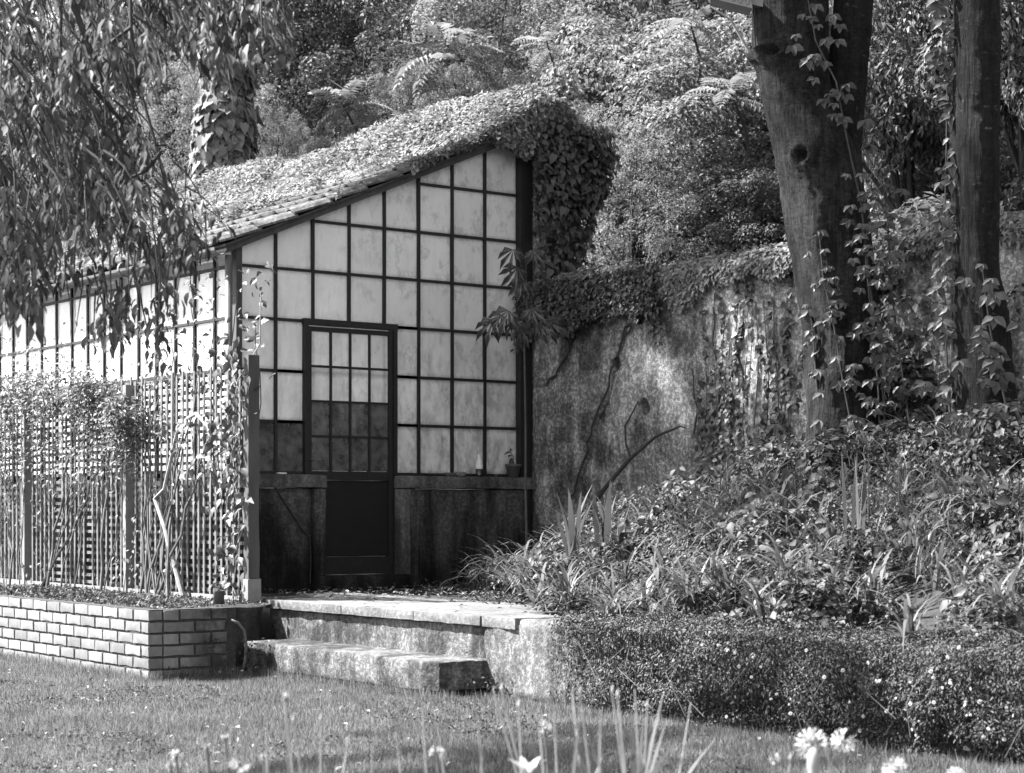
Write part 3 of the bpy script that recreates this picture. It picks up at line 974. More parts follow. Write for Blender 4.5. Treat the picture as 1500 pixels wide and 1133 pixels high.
gradx = (fbm(P3+[.05,0,0], 1.6, 4, 8) - fbm(P3-[.05,0,0], 1.6, 4, 8))/.1*.2; grady = (fbm(P3+[0,.05,0], 1.6, 4, 8) - fbm(P3-[0,.05,0], 1.6, 4, 8))/.1*.26
up = np.stack([-.35-gradx*1.5, -.15-grady*1.5, np.ones(len(x))], -1)
A, Nn = leaf_dirs(rng, len(x), up, .45, .35)
V, F = leaf_VF(P, A, Nn, rng.uniform(.03, .058, len(x)), rng.uniform(.018, .034, len(x)))
o = part('foliage', V, F, M['leaf_roof'], creeper); o['kind'] = 'stuff'
# overhang hanging along the upper gable edge
n = 5200
n = 9000
x = rng.uniform(8.5, 10.3, n); t_ = rng.random(n)
drop = (.05 + .16*sstep(8.7, 9.7, x)) * (.6+.6*vnoise(np.stack([x*5, 0*x, 0*x], -1), 1, 4))
P = np.stack([x, GY-.12 - .10*rng.random(n) - .10*sstep(9.5, 9.9, x), np.where(x < 9.8, roof_z(x), roof_z(9.8)-1.9*np.clip(x-9.9,0,1)**1.4)+.14+.10*sstep(9.2,9.8,x) - (drop*1.6 + .16*sstep(9.5,9.9,x))*t_], -1)
A, Nn = leaf_dirs(rng, n, np.tile([-.2,-.8,.45], (n,1)), .4, 1.0)
V, F = leaf_VF(P, A, Nn, rng.uniform(.035, .065, n), rng.uniform(.025, .045, n))
o = part('fringe', V, F, M['leaf_roof'], creeper); o['kind'] = 'stuff'

ivy = empty('pier_ivy', (10.1, 12.7, 3.2), 'ivy hanging in a dense curtain down the tall pier beside the gable', 'ivy')
n = 6500
x = rng.uniform(9.70, 10.75, n); z = 4.32 - 1.55*rng.random(n)
yy = 12.70 - .05 - .14*rng.random(n) - .10*np.sin(np.clip((x-9.7)/1.05, 0, 1)*np.pi)
keepm = (x < 10.08 + .24*np.clip((z-3.0)/.9, 0, 1)*sstep(4.7,4.2,z) + .10*vnoise(np.stack([z*1.7,z,z],-1), 1, 8) + .06*vnoise(np.stack([z*4,z,z],-1), 1, 3)) & (rng.random(n) < np.where((x<9.84)&(z<3.7), .35, 1))
P = np.stack([x, yy, z], -1)[keepm]; n = len(P)
A, Nn = leaf_dirs(rng, n, np.stack([(P[:,0]-10.0)*.9, -.9+0*P[:,0], .45+0*P[:,0]], -1), .35, 1.2)
Ls = rng.uniform(.03, .08, n)
V, F = leaf_VF(P[300:], A[300:], Nn[300:], Ls[300:], Ls[300:]*.78, T_IVY)
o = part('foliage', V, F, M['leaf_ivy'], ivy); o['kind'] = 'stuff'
def leaf_mesh(T, mat, w=.8, name='leaf'):
    V = T[0].copy(); V[:,0] *= w
    return raw_mesh(name, V, T[1], mat)
lm_ivy = leaf_mesh(T_IVY, M['leaf_ivy']); lm_vine = leaf_mesh(T_BIG, M['leaf_vine'], .62); lm_hang = leaf_mesh(T_BIG, M['leaf_hang'], .42)
def place_leaves(me, P, A, Nn, L, parent, name='leaf'):
    X = unit(np.cross(A, Nn)); Z = np.cross(X, A)
    rl = root_loc(parent)
    for p, a, x_, z_, l in zip(P, A, X, Z, L):
        o = bpy.data.objects.new(name, me); COL.objects.link(o); o.parent = parent
        l = float(l)
        o.matrix_local = Matrix(((x_[0]*l, a[0]*l, z_[0]*l, p[0]-rl.x), (x_[1]*l, a[1]*l, z_[1]*l, p[1]-rl.y), (x_[2]*l, a[2]*l, z_[2]*l, p[2]-rl.z), (0,0,0,1)))
P2_ = P[:280].copy(); P2_[:,1] -= .05
place_leaves(lm_ivy, P2_, A[:280], Nn[:280], Ls[:280]*1.1, ivy)
# hill side of the ivy: sunlight painted in by using paler leaves
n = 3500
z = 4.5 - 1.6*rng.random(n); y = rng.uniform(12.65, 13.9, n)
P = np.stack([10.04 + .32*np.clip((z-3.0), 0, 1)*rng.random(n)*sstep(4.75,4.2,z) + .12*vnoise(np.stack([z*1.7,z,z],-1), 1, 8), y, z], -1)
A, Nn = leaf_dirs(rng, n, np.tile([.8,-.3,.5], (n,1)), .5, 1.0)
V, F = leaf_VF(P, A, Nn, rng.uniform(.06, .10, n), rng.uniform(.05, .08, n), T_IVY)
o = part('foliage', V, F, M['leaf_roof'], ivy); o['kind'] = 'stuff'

rsx = np.random.default_rng(88)
for k in range(22):
    if k < 12:
        x0_ = rsx.uniform(9.8, 10.35); p0 = Vector((x0_, 12.55, rsx.uniform(2.95, 4.2))); dv = Vector((rsx.normal(.08,.10), -.05, -.35)); par = ivy; mt = lm_ivy
    else:
        x0_ = rsx.uniform(7.6, 9.6); p0 = Vector((x0_, 12.62 if k % 2 else rsx.uniform(13, 16), roof_z(x0_)+.22)); dv = Vector((rsx.normal(-.1,.12), -.12, -.16 if k % 2 else .22)); par = creeper; mt = lm_ivy
    pts = [p0 + dv*(i/4) + Vector((0, 0, -.05*(i/4)**2)) for i in range(5)]
    MB().tube(pts, .003, 4).build('shoot', M['twig'], par)
    m = 9; Pq = np.array([tuple(p0.lerp(pts[-1], t_)) for t_ in rsx.random(m)]) + rsx.normal(0, .015, (m,3))
    Aq, Nq = leaf_dirs(rsx, m, np.tile([-.3,-.7,.6], (m,1)), .5, .9)
    place_leaves(mt, Pq, Aq, Nq, rsx.uniform(.03, .07, m), par) if k < 12 else None
    if k >= 12:
        Vq, Fq = leaf_VF(Pq, Aq, Nq, rsx.uniform(.03,.06,m), rsx.uniform(.02,.04,m)); o = part('shoot_leaves', Vq, Fq, M['leaf_roof'], par); o['kind'] = 'stuff'
wc = empty('wall_top_creeper', (9.8, 9.5, 2.85), 'small-leaved creeper capping the garden wall and spilling over its face', 'creeper')
n = 46000
y = rng.uniform(3.2, 12.75, n); a = rng.random(n)
yl = np.stack([y, 0*y, 0*y], -1)
lump = .10 + .09*fbm(yl, 1.7, 4, 3)
ang = a*np.pi*1.0                                       # 0 front ... pi back
rad = rng.uniform(.35, 1, n)**.5
x = 9.88 - np.cos(ang)*.22*rad; z = 2.84 + np.sin(ang)*(lump+.06)*rad
hangm = rng.random(n) < .34
hdrop = np.maximum(.05, .17 + .26*fbm(yl, 3.1, 3, 6) + .15*sstep(11.2, 12.3, y)) * rng.random(n)
x = np.where(hangm, 9.70 - .05*rng.random(n), x); z = np.where(hangm, 2.88 - hdrop, z)
P = np.stack([x, y, z], -1)
up = np.stack([np.where(hangm, -1., -np.cos(ang)), 0*x-.3, np.where(hangm, .5, np.sin(ang)+.3)], -1)
A, Nn = leaf_dirs(rng, n, up, .45, .8)
V, F = leaf_VF(P, A, Nn, rng.uniform(.03, .06, n), rng.uniform(.018, .035, n))
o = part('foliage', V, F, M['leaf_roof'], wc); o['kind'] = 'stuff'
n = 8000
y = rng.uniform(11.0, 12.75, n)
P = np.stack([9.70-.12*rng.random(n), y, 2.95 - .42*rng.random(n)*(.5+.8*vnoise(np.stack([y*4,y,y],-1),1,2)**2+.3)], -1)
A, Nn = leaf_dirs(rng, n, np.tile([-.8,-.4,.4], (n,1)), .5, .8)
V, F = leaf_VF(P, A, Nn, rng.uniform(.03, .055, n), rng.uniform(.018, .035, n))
o = part('shaded_foliage', V, F, M['leaf_ivy'], wc); o['kind'] = 'stuff'  # darker ivy leaf colour gives this patch its shaded look

wi = empty('wall_ivy', (9.7, 10.1, 1.2), 'patch of dark ivy climbing the garden wall near the forked trunk', 'ivy')
Pl = []
rw_ = np.random.default_rng(3)
for s_ in range(34):
    px0 = rw_.uniform(1025, 1160); y_, z_ = wy(px0, 700)
    z_ = 1.0; h_ = rw_.uniform(.5, 2.0)
    m = int(h_*52)
    zz = z_ + np.sort(rw_.random(m))*h_
    dy = np.cumsum(rw_.normal(0, .010, m)) - .05*(zz-z_)
    Pl.append(np.stack([9.72-.02*rw_.random(m), y_+dy, zz], -1))
P = np.concatenate(Pl); n = len(P)
A, Nn = leaf_dirs(rw_, n, np.tile([-1,-.3,.35], (n,1)), .4, .8)
Ls = rw_.uniform(.03, .055, n)
V, F = leaf_VF(P[250:], A[250:], Nn[250:], Ls[250:], Ls[250:]*.85, T_IVY)
o = part('foliage', V, F, M['leaf_ivy'], wi); o['kind'] = 'stuff'
place_leaves(lm_ivy, P[:250], A[:250], Nn[:250], Ls[:250], wi)
b = MB()
for s_ in range(9):
    y_, _ = wy(1035+s_*15, 700)
    b.tube([(9.73, y_+.03*math.sin(k*1.3+s_), .9+k*.28) for k in range(7)], [.008-.0008*k for k in range(7)], 5)
b.build('stem', M['stem_mid'], wi)

# bare sapling leaning on the wall
def polyW(pts): return [W(*p) for p in pts]
def onwall(px, py, off=.06):
    y_, z_ = wy(px, py); return Vector((9.75-off, y_, z_))
bs = empty('bare_branch', onwall(900, 745), 'leafless dark forked branch leaning against the garden wall', 'branch')
MB().tube([onwall(890,760,.25), onwall(915,715,.2), onwall(945,672,.15), onwall(975,640,.1), onwall(1005,625,.06), onwall(1012,628,.05)], [.022,.018,.015,.012,.008,.004], 7).build('stem', M['twig'], bs)
MB().tube([onwall(945,672,.15), onwall(934,650,.12), onwall(930,625,.1), onwall(938,605,.08), onwall(944,588,.06)], [.011,.010,.009,.007,.005], 6).build('stem', M['twig'], bs)

# ------------------------------------------------------------------ trellis
TX = 6.42
tre = empty('trellis_fence', (TX, 11.53, .42), 'weathered close-slatted wooden trellis standing behind the brick planter', 'trellis')
rtl = random.Random(2)
TY0, TY1 = 11.60, 17.3
y = TY0; slat_n = 0
sm = [raw_mesh('slat', *rough_box(-.005, -.0125, 0, .005, .0125, 1.62, .27, .002, 3, i, .001, octv=2), M['trellis']) for i in range(4)]
while y < TY1:
    zt = rtl.uniform(-.04, .03)
    if rtl.random() < .035: y += .085; continue
    Mx = Matrix.Translation((TX-.008+rtl.uniform(-.002,.002), y+rtl.uniform(-.006,.006), .44+zt)) @ Matrix.Rotation(rtl.uniform(-.010,.010), 4, 'X')
    inst('slat', rtl.choice(sm), tre, Mx); y += .085
posts = [11.53, 13.40, 15.35, 17.3]
hm = [raw_mesh('rail', *rough_box(-.005, 0, -.0125, .005, 1.86, .0125, .4, .002, 2, 9+i, .001, octv=2), M['trellis']) for i in range(3)]
for a_ in posts[:-1]:
    for k in range(28):
        Mx = Matrix.Translation((TX+.008, a_+.04, .50+k*.0565+rtl.uniform(-.004,.004))) @ Matrix.Rotation(rtl.uniform(-.003,.003), 4, 'X')
        inst('rail', rtl.choice(hm), tre, Mx)
for i, y in enumerate(posts):
    w = .045 if i == 0 else .035
    top = 2.13 if i == 0 else 2.02
    V, F = rough_box(TX-.05, y-w, .60 if i == 0 else .38, TX+.04, y+w*.6, top, .06, .003, 4, 30+i, .004)
    if i: V[:,0] -= .012
    part('post', V, F, M['post_pale' if i else 'post'], tre, smooth=True)
V, F = rough_box(TX-.06, 11.53-.055, .40, TX+.045, 11.53+.035, .60, .04, .002, 4, 36, .003)
part('post_foot', V, F, M['post_pale'], tre, smooth=True)
V, F = rough_box(TX-.05, 11.62, .40, TX-.025, 17, .475, .08, .003, 3, 40, .003)
part('base_board', V, F, M['post_pale'], tre, smooth=True)

# climbing rose stems and leaves on the trellis
rng = np.random.default_rng(77)
rose = empty('climbing_rose', (TX-.15, 14, .43), 'climbing rose with crooked stems and pale leaves along the trellis top', 'climbing plant')
def wobble(p0, p1, k, amp, r_):
    pts = []
    for i in range(k+1):
        t_ = i/k; p = Vector(p0).lerp(Vector(p1), t_)
        pts.append(p + Vector((r_.uniform(-amp, amp)*.3, r_.uniform(-amp, amp), r_.uniform(-amp, amp)*.3)))
    return pts
rr = random.Random(15)
tipsl = []
for k in range(30):
    y0_ = rr.uniform(12.2, 17.0); y1_ = y0_ + rr.uniform(-.9, .6)
    z1 = rr.uniform(1.2, 2.1)
    pts = wobble((TX-.16, y0_, .42), (TX-.05, y1_, z1), 7, .05, rr)
    r0 = rr.choice([.014, .010, .007, .006])
    MB().tube(pts, [r0*(1-.5*i/7) for i in range(8)], 6).build('stem', M['stem_mid'], rose)
    tipsl.append(pts[-1])
# thick cut branch arching near the right post
MB().tube([(TX-.10,12.35,.45),(TX-.12,12.6,.95),(TX-.12,12.75,1.15),(TX-.12,12.6,1.22),(TX-.08,12.45,1.7)], [.02,.018,.018,.015,.01], 7).build('stem', M['stem_pale'], rose)
MB().tube([(TX-.07,12.35,1.72),(TX-.10,12.15,1.75),(TX-.10,11.98,1.66),(TX-.08,11.88,1.50),(TX-.08,11.86,1.35)], [.012,.014,.014,.012,.010], 7).build('stem', M['stem_pale'], rose)
n = 21000
y = 18 - 5.2*rng.random(n)**.8
ztop = 1.62 + .42*sstep(12.6, 14.2, y) + .16*fbm(np.stack([y,y*0,y*0],-1), 2.2, 3, 1)
z = ztop - rng.gamma(1.3, .22, n) * (.5+.8*sstep(13, 15, y)) + .12*rng.random(n)*2
x = TX - .12 - .22*rng.random(n) + .25*(rng.random(n) < .3)
P = np.stack([x, y, z], -1); P = P[(P[:,2] > .9) & (fbm(P, 4.2, 3, 4) + .10*vnoise(P, 1.2, 9) > .02)]; n = len(P)
A, Nn = leaf_dirs(rng, n, np.tile([-.5,0,.8], (n,1)), .6, .5)
V, F = leaf_VF(P, A, Nn, rng.uniform(.025, .055, n), rng.uniform(.015, .03, n))
o = part('foliage', V, F, M['rose'], rose); o['kind'] = 'stuff'
n = 4200
y = rng.uniform(12.3, 18, n); z = 1.95 + .62*rng.random(n)**1.6 + .10*vnoise(np.stack([y*2,y,y],-1), 1, 4)
P = np.stack([TX + .15*rng.normal(0, 1, n), y, z], -1); P = P[fbm(P, 3.6, 3, 24) > .06]; n = len(P)
A, Nn = leaf_dirs(rng, n, np.tile([-.5,0,.8], (n,1)), .6, .4)
V, F = leaf_VF(P, A, Nn, rng.uniform(.03, .06, n), rng.uniform(.016, .03, n))
o = part('top_foliage', V, F, M['rose'], rose); o['kind'] = 'stuff'
# scattered leaves lower down and up the right end post
n = 1500
y = rng.uniform(11.4, 16.5, n); z = rng.uniform(.5, 1.9, n)
P = np.stack([TX-.04-.10*rng.random(n), y, z], -1); P = P[fbm(P, 2.4, 3, 14) > .17]; n = len(P)
A, Nn = leaf_dirs(rng, n, np.tile([-.9,-.2,.4], (n,1)), .5, .8)
V, F = leaf_VF(P, A, Nn, rng.uniform(.03, .06, n), rng.uniform(.02, .035, n))
o = part('loose_foliage', V, F, M['rose'], rose); o['kind'] = 'stuff'
pv = empty('post_climber', (TX-.08, 11.55, .45), 'twining climber with glossy leaves wound up the right end trellis post', 'climbing plant')
pts = [(TX-.06 - .02*math.sin(k), 11.62 + .07*math.sin(k*1.1), .46 + k*.125) for k in range(15)]
MB().tube(pts, .006, 6).build('stem', M['stem_pale'], pv)
pts2 = [(TX-.05, 11.66+.05*math.sin(k*.8+2), .46+k*.15) for k in range(11)] + [(TX+.02, 11.45, 2.2), (TX, 11.40, 2.55)]
MB().tube(pts2, .005, 6).build('stem', M['stem_pale'], pv)
n = 230
k_ = rng.random(n)
P = np.stack([TX-.09-.06*rng.random(n), 11.62+.16*rng.normal(0,.7,n), .5+1.75*k_], -1)
ex = rng.random(n) < .3
P[ex,1] = 12.0 + rng.normal(0, .28, ex.sum()); P[ex,2] = 1.55 + rng.normal(0, .22, ex.sum())
A, Nn = leaf_dirs(rng, n, np.tile([-.8,-.4,.5], (n,1)), .5, .9)
lm_rose = leaf_mesh(T_BIG, M['leaf_vine'], .6); place_leaves(lm_rose, P, A, Nn, rng.uniform(.05, .095, n), pv)
# tall shoot against the glass
sh = empty('tall_climber_shoot', (TX+.1, 12.2, .45), 'thin leafy shoots rising above the trellis against the white side panes', 'climbing plant')
for s_ in range(5):
    y_ = 11.55 + s_*.33
    pts = [(TX+.06, y_ + .05*math.sin(k*1.4+s_), 1.2+k*.2) for k in range(8 if s_ % 2 else 7)]
    MB().tube(pts, .004, 5).build('stem', M['stem_mid'], sh)
n = 170
s_ = rng.integers(0, 5, n)
P = np.stack([TX+.06+.05*rng.normal(0,1,n), 11.55+s_*.33+.07*rng.normal(0,1,n), rng.uniform(1.9, 2.75, n)], -1)
A, Nn = leaf_dirs(rng, n, np.tile([-.6,-.4,.6], (n,1)), .5, .5)
place_leaves(lm_rose, P, A, Nn, rng.uniform(.04, .075, n), sh)

# ------------------------------------------------------------------ trunks
def trunk(name, cpx, seg, parent, mat, n=64, seed=0, amp=.012, knots=()):
    """cpx: (px_left, px_right, py) outline rows at depth Z=seg"""
    V = []; F = []
    Z = seg
    rows = []
    ys_ = np.linspace(cpx[0][2], cpx[-1][2], 230)
    L = np.interp(ys_, [c[2] for c in cpx], [c[0] for c in cpx]); Rr = np.interp(ys_, [c[2] for c in cpx], [c[1] for c in cpx])
    from_ = []
    for l, r_, yy in zip(L, Rr, ys_):
        c = W((l+r_)/2, yy, Z); rad = (r_-l)/2/FPX*Z
        for k in range(n):
            a = 2*math.pi*k/n
            V.append((c.x+rad*math.cos(a), c.y+rad*math.sin(a), c.z))
    V = np.array(V)
    for i in range(len(ys_)-1):
        for k in range(n):
            F.append((i*n+k, (i+1)*n+k, (i+1)*n+(k+1)%n, i*n+(k+1)%n))
    C = V.reshape(-1, n, 3).mean(1, keepdims=True); D = (V.reshape(-1, n, 3)-C); D /= np.linalg.norm(D, axis=2, keepdims=True)
    nn_ = (fbm(V*[1,1,.30], 6, 4, seed) * amp*3.0 + fbm(V*[1,1,.25], 22, 3, seed+3)*amp*.9 + fbm(V*[1,1,2.5], 16, 3, seed+3)*amp*.5).reshape(-1, n, 1)
    for (kx, ky, rx, rz, dep) in knots:
        kc = np.array(W(kx, ky, seg)); u_ = (V-kc) @ np.array([.8,-.6,0]); w_ = V[:,2]-kc[2]
        front = ((V - C.repeat(n, 1).reshape(-1, 3)) @ np.array([-.6,-.8,0])) > 0
        r_k = np.hypot(u_/rx, w_/rz) * (1 + .12*vnoise(V, 9, 7))
        dk = .042*np.exp(-((r_k-1.0)/.30)**2) + .016*np.exp(-((r_k-1.75)/.25)**2)*(w_ < 0) - dep*(1-sstep(.18, .62, r_k)) + .008*np.sin(r_k*16)*np.exp(-r_k*.8)*(r_k < 3)
        nn_ += (dk*front).reshape(-1, n, 1)
    V = (V.reshape(-1, n, 3) + D*nn_).reshape(-1, 3)
    return part(name, V, F, mat, parent, smooth=True)

T1Z = 12.3
t1 = empty('forked_tree', W(1235, 700, T1Z), 'thick forked tree trunk with an oval knot hole, in front of the garden wall', 'tree')
tr1 = trunk('trunk', [(1055,1218,-420),(1095,1212,-60),(1103,1214,75),(1118,1222,150),(1134,1250,210),(1150,1268,300),(1166,1278,400),(1178,1284,500),(1181,1290,600),(1178,1300,680),(1172,1310,740)], T1Z, t1, M['bark'], seed=1, knots=((1168,236,.048,.070,.055),(1124,84,.085,.045,.07),(1215,470,.05,.03,.03),(1150,420,.04,.02,.02)))
trunk('trunk', [(1262,1330,-420),(1226,1282,-60),(1216,1274,60),(1206,1268,150),(1196,1264,230),(1190,1262,330)], T1Z+.02, t1, M['bark_spot'], seed=2, amp=.008)
def knot(px, py, Z, rx, rz, parent, depth=.16):
    c = W(px, py, Z); side = Vector((.8,-.6,0)); fw = Vector((-.6,-.8,0)); up = Vector((0,0,1))
    V = []; F = []; nr, n = 7, 20
    prof = [(1.45,-.05),(1.2,.005),(1.0,.035),(.82,.045),(.64,.03),(.52,.012),(.45,.004)]
    rk = random.Random(int(px))
    for r_, dd in prof:
        for k in range(n):
            a = 2*math.pi*k/n; w = 1+.07*math.sin(3*a+px)+.04*rk.uniform(-1,1)
            V.append(c + side*(rx*r_*w*math.cos(a)) + up*(rz*r_*w*math.sin(a)) + fw*dd)
    for i in range(nr-1):
        for k in range(n): F.append((i*n+k, i*n+(k+1)%n, (i+1)*n+(k+1)%n, (i+1)*n+k))
    kn = part('knot', V, F, M['bark'], parent, smooth=True)
    V2 = [c + side*(rx*.47*math.cos(2*math.pi*k/n)) + up*(rz*.47*math.sin(2*math.pi*k/n)) + fw*.006 for k in range(n)]
    part('hollow', V2, [tuple(range(n))], M['door_black'], kn)
def face_depth(l, r_, Z, px):
    c = (l+r_)/2; rad = (r_-l)/2
    return Z - math.sqrt(max(0, 1-((px-c)/rad)**2))*rad/FPX*Z
0 and knot(1168, 236, face_depth(1140,1255,T1Z,1168)-.0, .065, .088, tr1)
0 and knot(1124, 80, face_depth(1103,1214,T1Z,1124)+.01, .07, .04, tr1)
# limbs and crowns out of frame above the trunks, crowns placed to cast shade
def crown(parent, c, r, n, rng, size=.09, mat='leaf_vine', name='crown'):
    m = 46
    cc = rng.normal(0, 1, (m, 3)); cc = unit(cc)*rng.uniform(.3, 1, (m,1))**.5*np.array(r) + np.array(c)
    k = rng.integers(0, m, n); d = unit(rng.normal(0, 1, (n,3)))
    P = cc[k] + d*rng.uniform(.1, .75, (n,1))*np.array(r).mean()*.38
    A, Nn = leaf_dirs(rng, n, d+[0,0,.6], .5, .6)
    V, F = leaf_VF(P, A, Nn, rng.uniform(.7, 1.2, n)*size, rng.uniform(.7,1.2,n)*size*.5)
    o = part(name, V, F, M[mat], parent); o['kind'] = 'stuff'
    return o
crown(t1, (6.7, 11.5, 7.7), (2.9,3.4,1.5), 9500, rng, .12)  # unseen crown shifted up-sun to shade the trunk, bank and wall
crown(t1, (6.3, 14.1, 7.7), (1.1,1.2,.8), 4200, rng, .12)  # extra unseen leaf lobe added to shade the garden wall
for tgt in ((6.0,12.5,7.6),(7.5,13.4,8.0),(5.6,10.0,7.7),(8.2,10.2,8.0)):
    p0 = W(1158, -420, 12.3); tg = Vector(tgt)
    MB().tube([W(1158,-380,12.3), p0.lerp(tg,.35)+Vector((0,0,.6)), p0.lerp(tg,.7)+Vector((0,0,.4)), tg], [.14,.10,.06,.02], 8).build('limb', M['bark'], t1, smooth=True)
T2Z = 11.4
t2 = empty('straight_tree', W(1440, 700, T2Z), 'straight spotted tree trunk at the far right, vine leaves round its foot', 'tree')
trunk('trunk', [(1398,1466,-420),(1396,1466,0),(1394,1465,200),(1393,1464,400),(1395,1478,500),(1396,1492,600),(1392,1506,680),(1388,1516,760)], T2Z, t2, M['bark_spot'], seed=5, amp=.008)
crown(t2, (7.6, 6.6, 7.7), (2.6,2.8,1.5), 5500, rng, .12)  # unseen crown set up-sun to shade the right-hand side
for tgt in ((6.6,7.6,7.6),(7.2,5.6,7.6),(8.8,7.0,8.0)):
    p0 = W(1432, -400, T2Z); tg = Vector(tgt)
    MB().tube([p0, p0.lerp(tg,.4)+Vector((0,0,.5)), tg], [.10,.06,.02], 8).build('limb', M['bark_spot'], t2, smooth=True)

def vine(name, rootp, label, stems, nleaf, parent_tree, seed, size=(.036,.082)):
    rv = np.random.default_rng(seed)
    e = empty(name, rootp, label, 'climbing plant')
    Ps = []; 
    for st in stems:
        pts = [W(*p) for p in st['pts']]
        MB().tube(pts, [st.get('r', .008)*(1-.5*i/len(pts)) for i in range(len(pts))], 6).build('stem', M['twig'], e)
        arr = np.array([tuple(p) for p in pts]); m = st['n']
        t_ = rv.random(m)*(len(pts)-1); i0 = np.minimum(t_.astype(int), len(pts)-2); f = (t_-i0)[:,None]
        P = arr[i0]*(1-f) + arr[i0+1]*f
        sp = st.get('spread', .10)
        camr = np.array([.8,-.6,0]); fw = np.array([-.6,-.8,0])
        P = P + camr*rv.normal(0, sp, (m,1)) + np.array([0,0,1.])*rv.normal(0, .04, (m,1)) + fw*np.abs(rv.normal(.0, .03, (m,1)))
        Ps.append(P)
    P = np.concatenate(Ps)
    # leaves come in threes from one point
    rep = np.repeat(P, 3, axis=0); n = len(rep)
    base_az = np.repeat(rv.uniform(-.3, .3, len(P)), 3) + np.tile([-.95, 0, .95], len(P))
    camr = np.array([.8,-.6,0]); fw = np.array([-.6,-.8,0])
    A = camr*np.sin(base_az)[:,None] - np.array([0,0,1.])*np.cos(base_az)[:,None] + fw*rv.uniform(0,.5,(n,1))
    Nn = fw + np.array([-.3,.2,.5]) + rv.normal(0, .28, (n,3))
    L = np.repeat(rv.uniform(size[0], size[1], len(P)), 3)*rv.uniform(.8,1.1,n)
    A = unit(A)
    Nn = unit(Nn - A*(Nn*A).sum(1,keepdims=True))
    idx = rv.permutation(n); big = idx[:290]; rest = idx[290:]
    place_leaves(lm_vine, rep[big], A[big], Nn[big], L[big], e)
    if len(rest):
        V, F = leaf_VF(rep[rest], A[rest], Nn[rest], L[rest], L[rest]*.62, T_BIG)
        o = part('foliage', V, F, M['leaf_vine'], e); o['kind'] = 'stuff'
    return e
zf = T1Z - .30
vine('forked_trunk_vine', W(1300, 690, zf), 'three-lobed vine with broad leaves climbing the shaded face of the forked trunk',
     [dict(pts=[(1290,700,zf),(1296,600,zf),(1285,500,zf),(1272,400,zf),(1262,300,zf),(1240,200,zf),(1225,120,zf),(1195,60,zf),(1180,-20,zf)], n=80, spread=.075, r=.009),
      dict(pts=[(1250,640,zf+.05),(1235,560,zf+.05),(1222,480,zf+.05),(1205,400,zf+.05),(1200,340,zf+.05)], n=38, spread=.06),
      dict(pts=[(1290,660,zf),(1286,560,zf),(1276,460,zf),(1268,380,zf),(1262,300,zf)], n=46, spread=.05),
      dict(pts=[(1335,640,zf),(1318,520,zf),(1305,420,zf),(1300,320,zf),(1290,250,zf)], n=50, spread=.08),
      dict(pts=[(1205,640,zf+.12),(1196,560,zf+.15),(1190,480,zf+.18),(1180,400,zf+.2)], n=14, spread=.03)], 0, t1, 5)
zf = T2Z - .22
vine('straight_trunk_vine', W(1440, 690, zf), 'large-leaved vine skirting the left edge and foot of the straight trunk',
     [dict(pts=[(1395,650,zf+.2),(1388,560,zf+.2),(1384,460,zf+.2),(1383,360,zf+.2),(1386,240,zf+.22),(1388,100,zf+.22),(1390,-20,zf+.22)], n=120, spread=.06),
      dict(pts=[(1475,600,zf),(1462,540,zf),(1450,480,zf),(1440,400,zf)], n=36, spread=.07),
      dict(pts=[(1380,680,zf-.1),(1430,640,zf-.1),(1460,600,zf-.1),(1490,640,zf-.1)], n=60, spread=.12)], 0, t2, 6, (.04,.098))

# ------------------------------------------------------------------ bank vegetation
rng = np.random.default_rng(101)
def bank_points(n, x0=6.7, x1=9.75, y0_=3.5, y1_=12.6):
    x = rng.uniform(x0, x1, n); y = rng.uniform(y0_, y1_, n)
    ok = ~((y > 8.75) & (x < 6.95 + .5*(y-8.8)))
    ok &= ~((y > 11.9))
    x, y = x[ok], y[ok]
    P = np.stack([x, y, bank_z(x, y)], -1)
    return P[frustum_mask(P, 150)]
def bank_h(P):
    h = .10 + .40*(.45+fbm(P, 1.9, 3, 33)) + .12*fbm(P, 5, 2, 34)
    h = h*(.5+.5*sstep(11.9, 10.8, P[:,1])) * (.25+.75*sstep(6.75, 7.5, P[:,0]))
    return np.maximum(h, .05)
P = bank_points(84000); P = P[fbm(P, 2.3, 3, 63) > -.14]
n = len(P); h = bank_h(P); t_ = rng.random(n)**.5
P[:,2] += h*t_
e_ = .06
gx = (bank_z(P[:,0]+e_, P[:,1]) - bank_z(P[:,0]-e_, P[:,1]))/(2*e_)
up = np.stack([-gx-.25, 0*gx-.1, np.ones(n)], -1)
A, Nn = leaf_dirs(rng, n, up, .55, .45)
sz = rng.uniform(.022, .052, n) * (1+.5*vnoise(P, 1.3, 6))
V, F = leaf_VF(P, A, Nn, sz, sz*rng.uniform(.5, .75, n))
tag(part('bank_undergrowth', V, F, M['leaf_bank']), 'tangle of small broad leaves covering the sloping bank', 'undergrowth', kind='stuff')
# bigger rounded leaves scattered through
P = bank_points(9000); P = P[fbm(P, 1.1, 3, 44) > .02]; n = len(P)
P[:,2] += bank_h(P)*rng.uniform(.7, 1.08, n)
A, Nn = leaf_dirs(rng, n, np.tile([-.5,-.4,.8], (n,1)), .5, .7)
L = rng.uniform(.05, .09, n)
V, F = leaf_VF(P, A, Nn, L, L*.72, T_BIG)
tag(part('broadleaf_undergrowth', V, F, M['leaf_bank']), 'larger rounded leaves rising among the bank plants', 'undergrowth', kind='stuff')
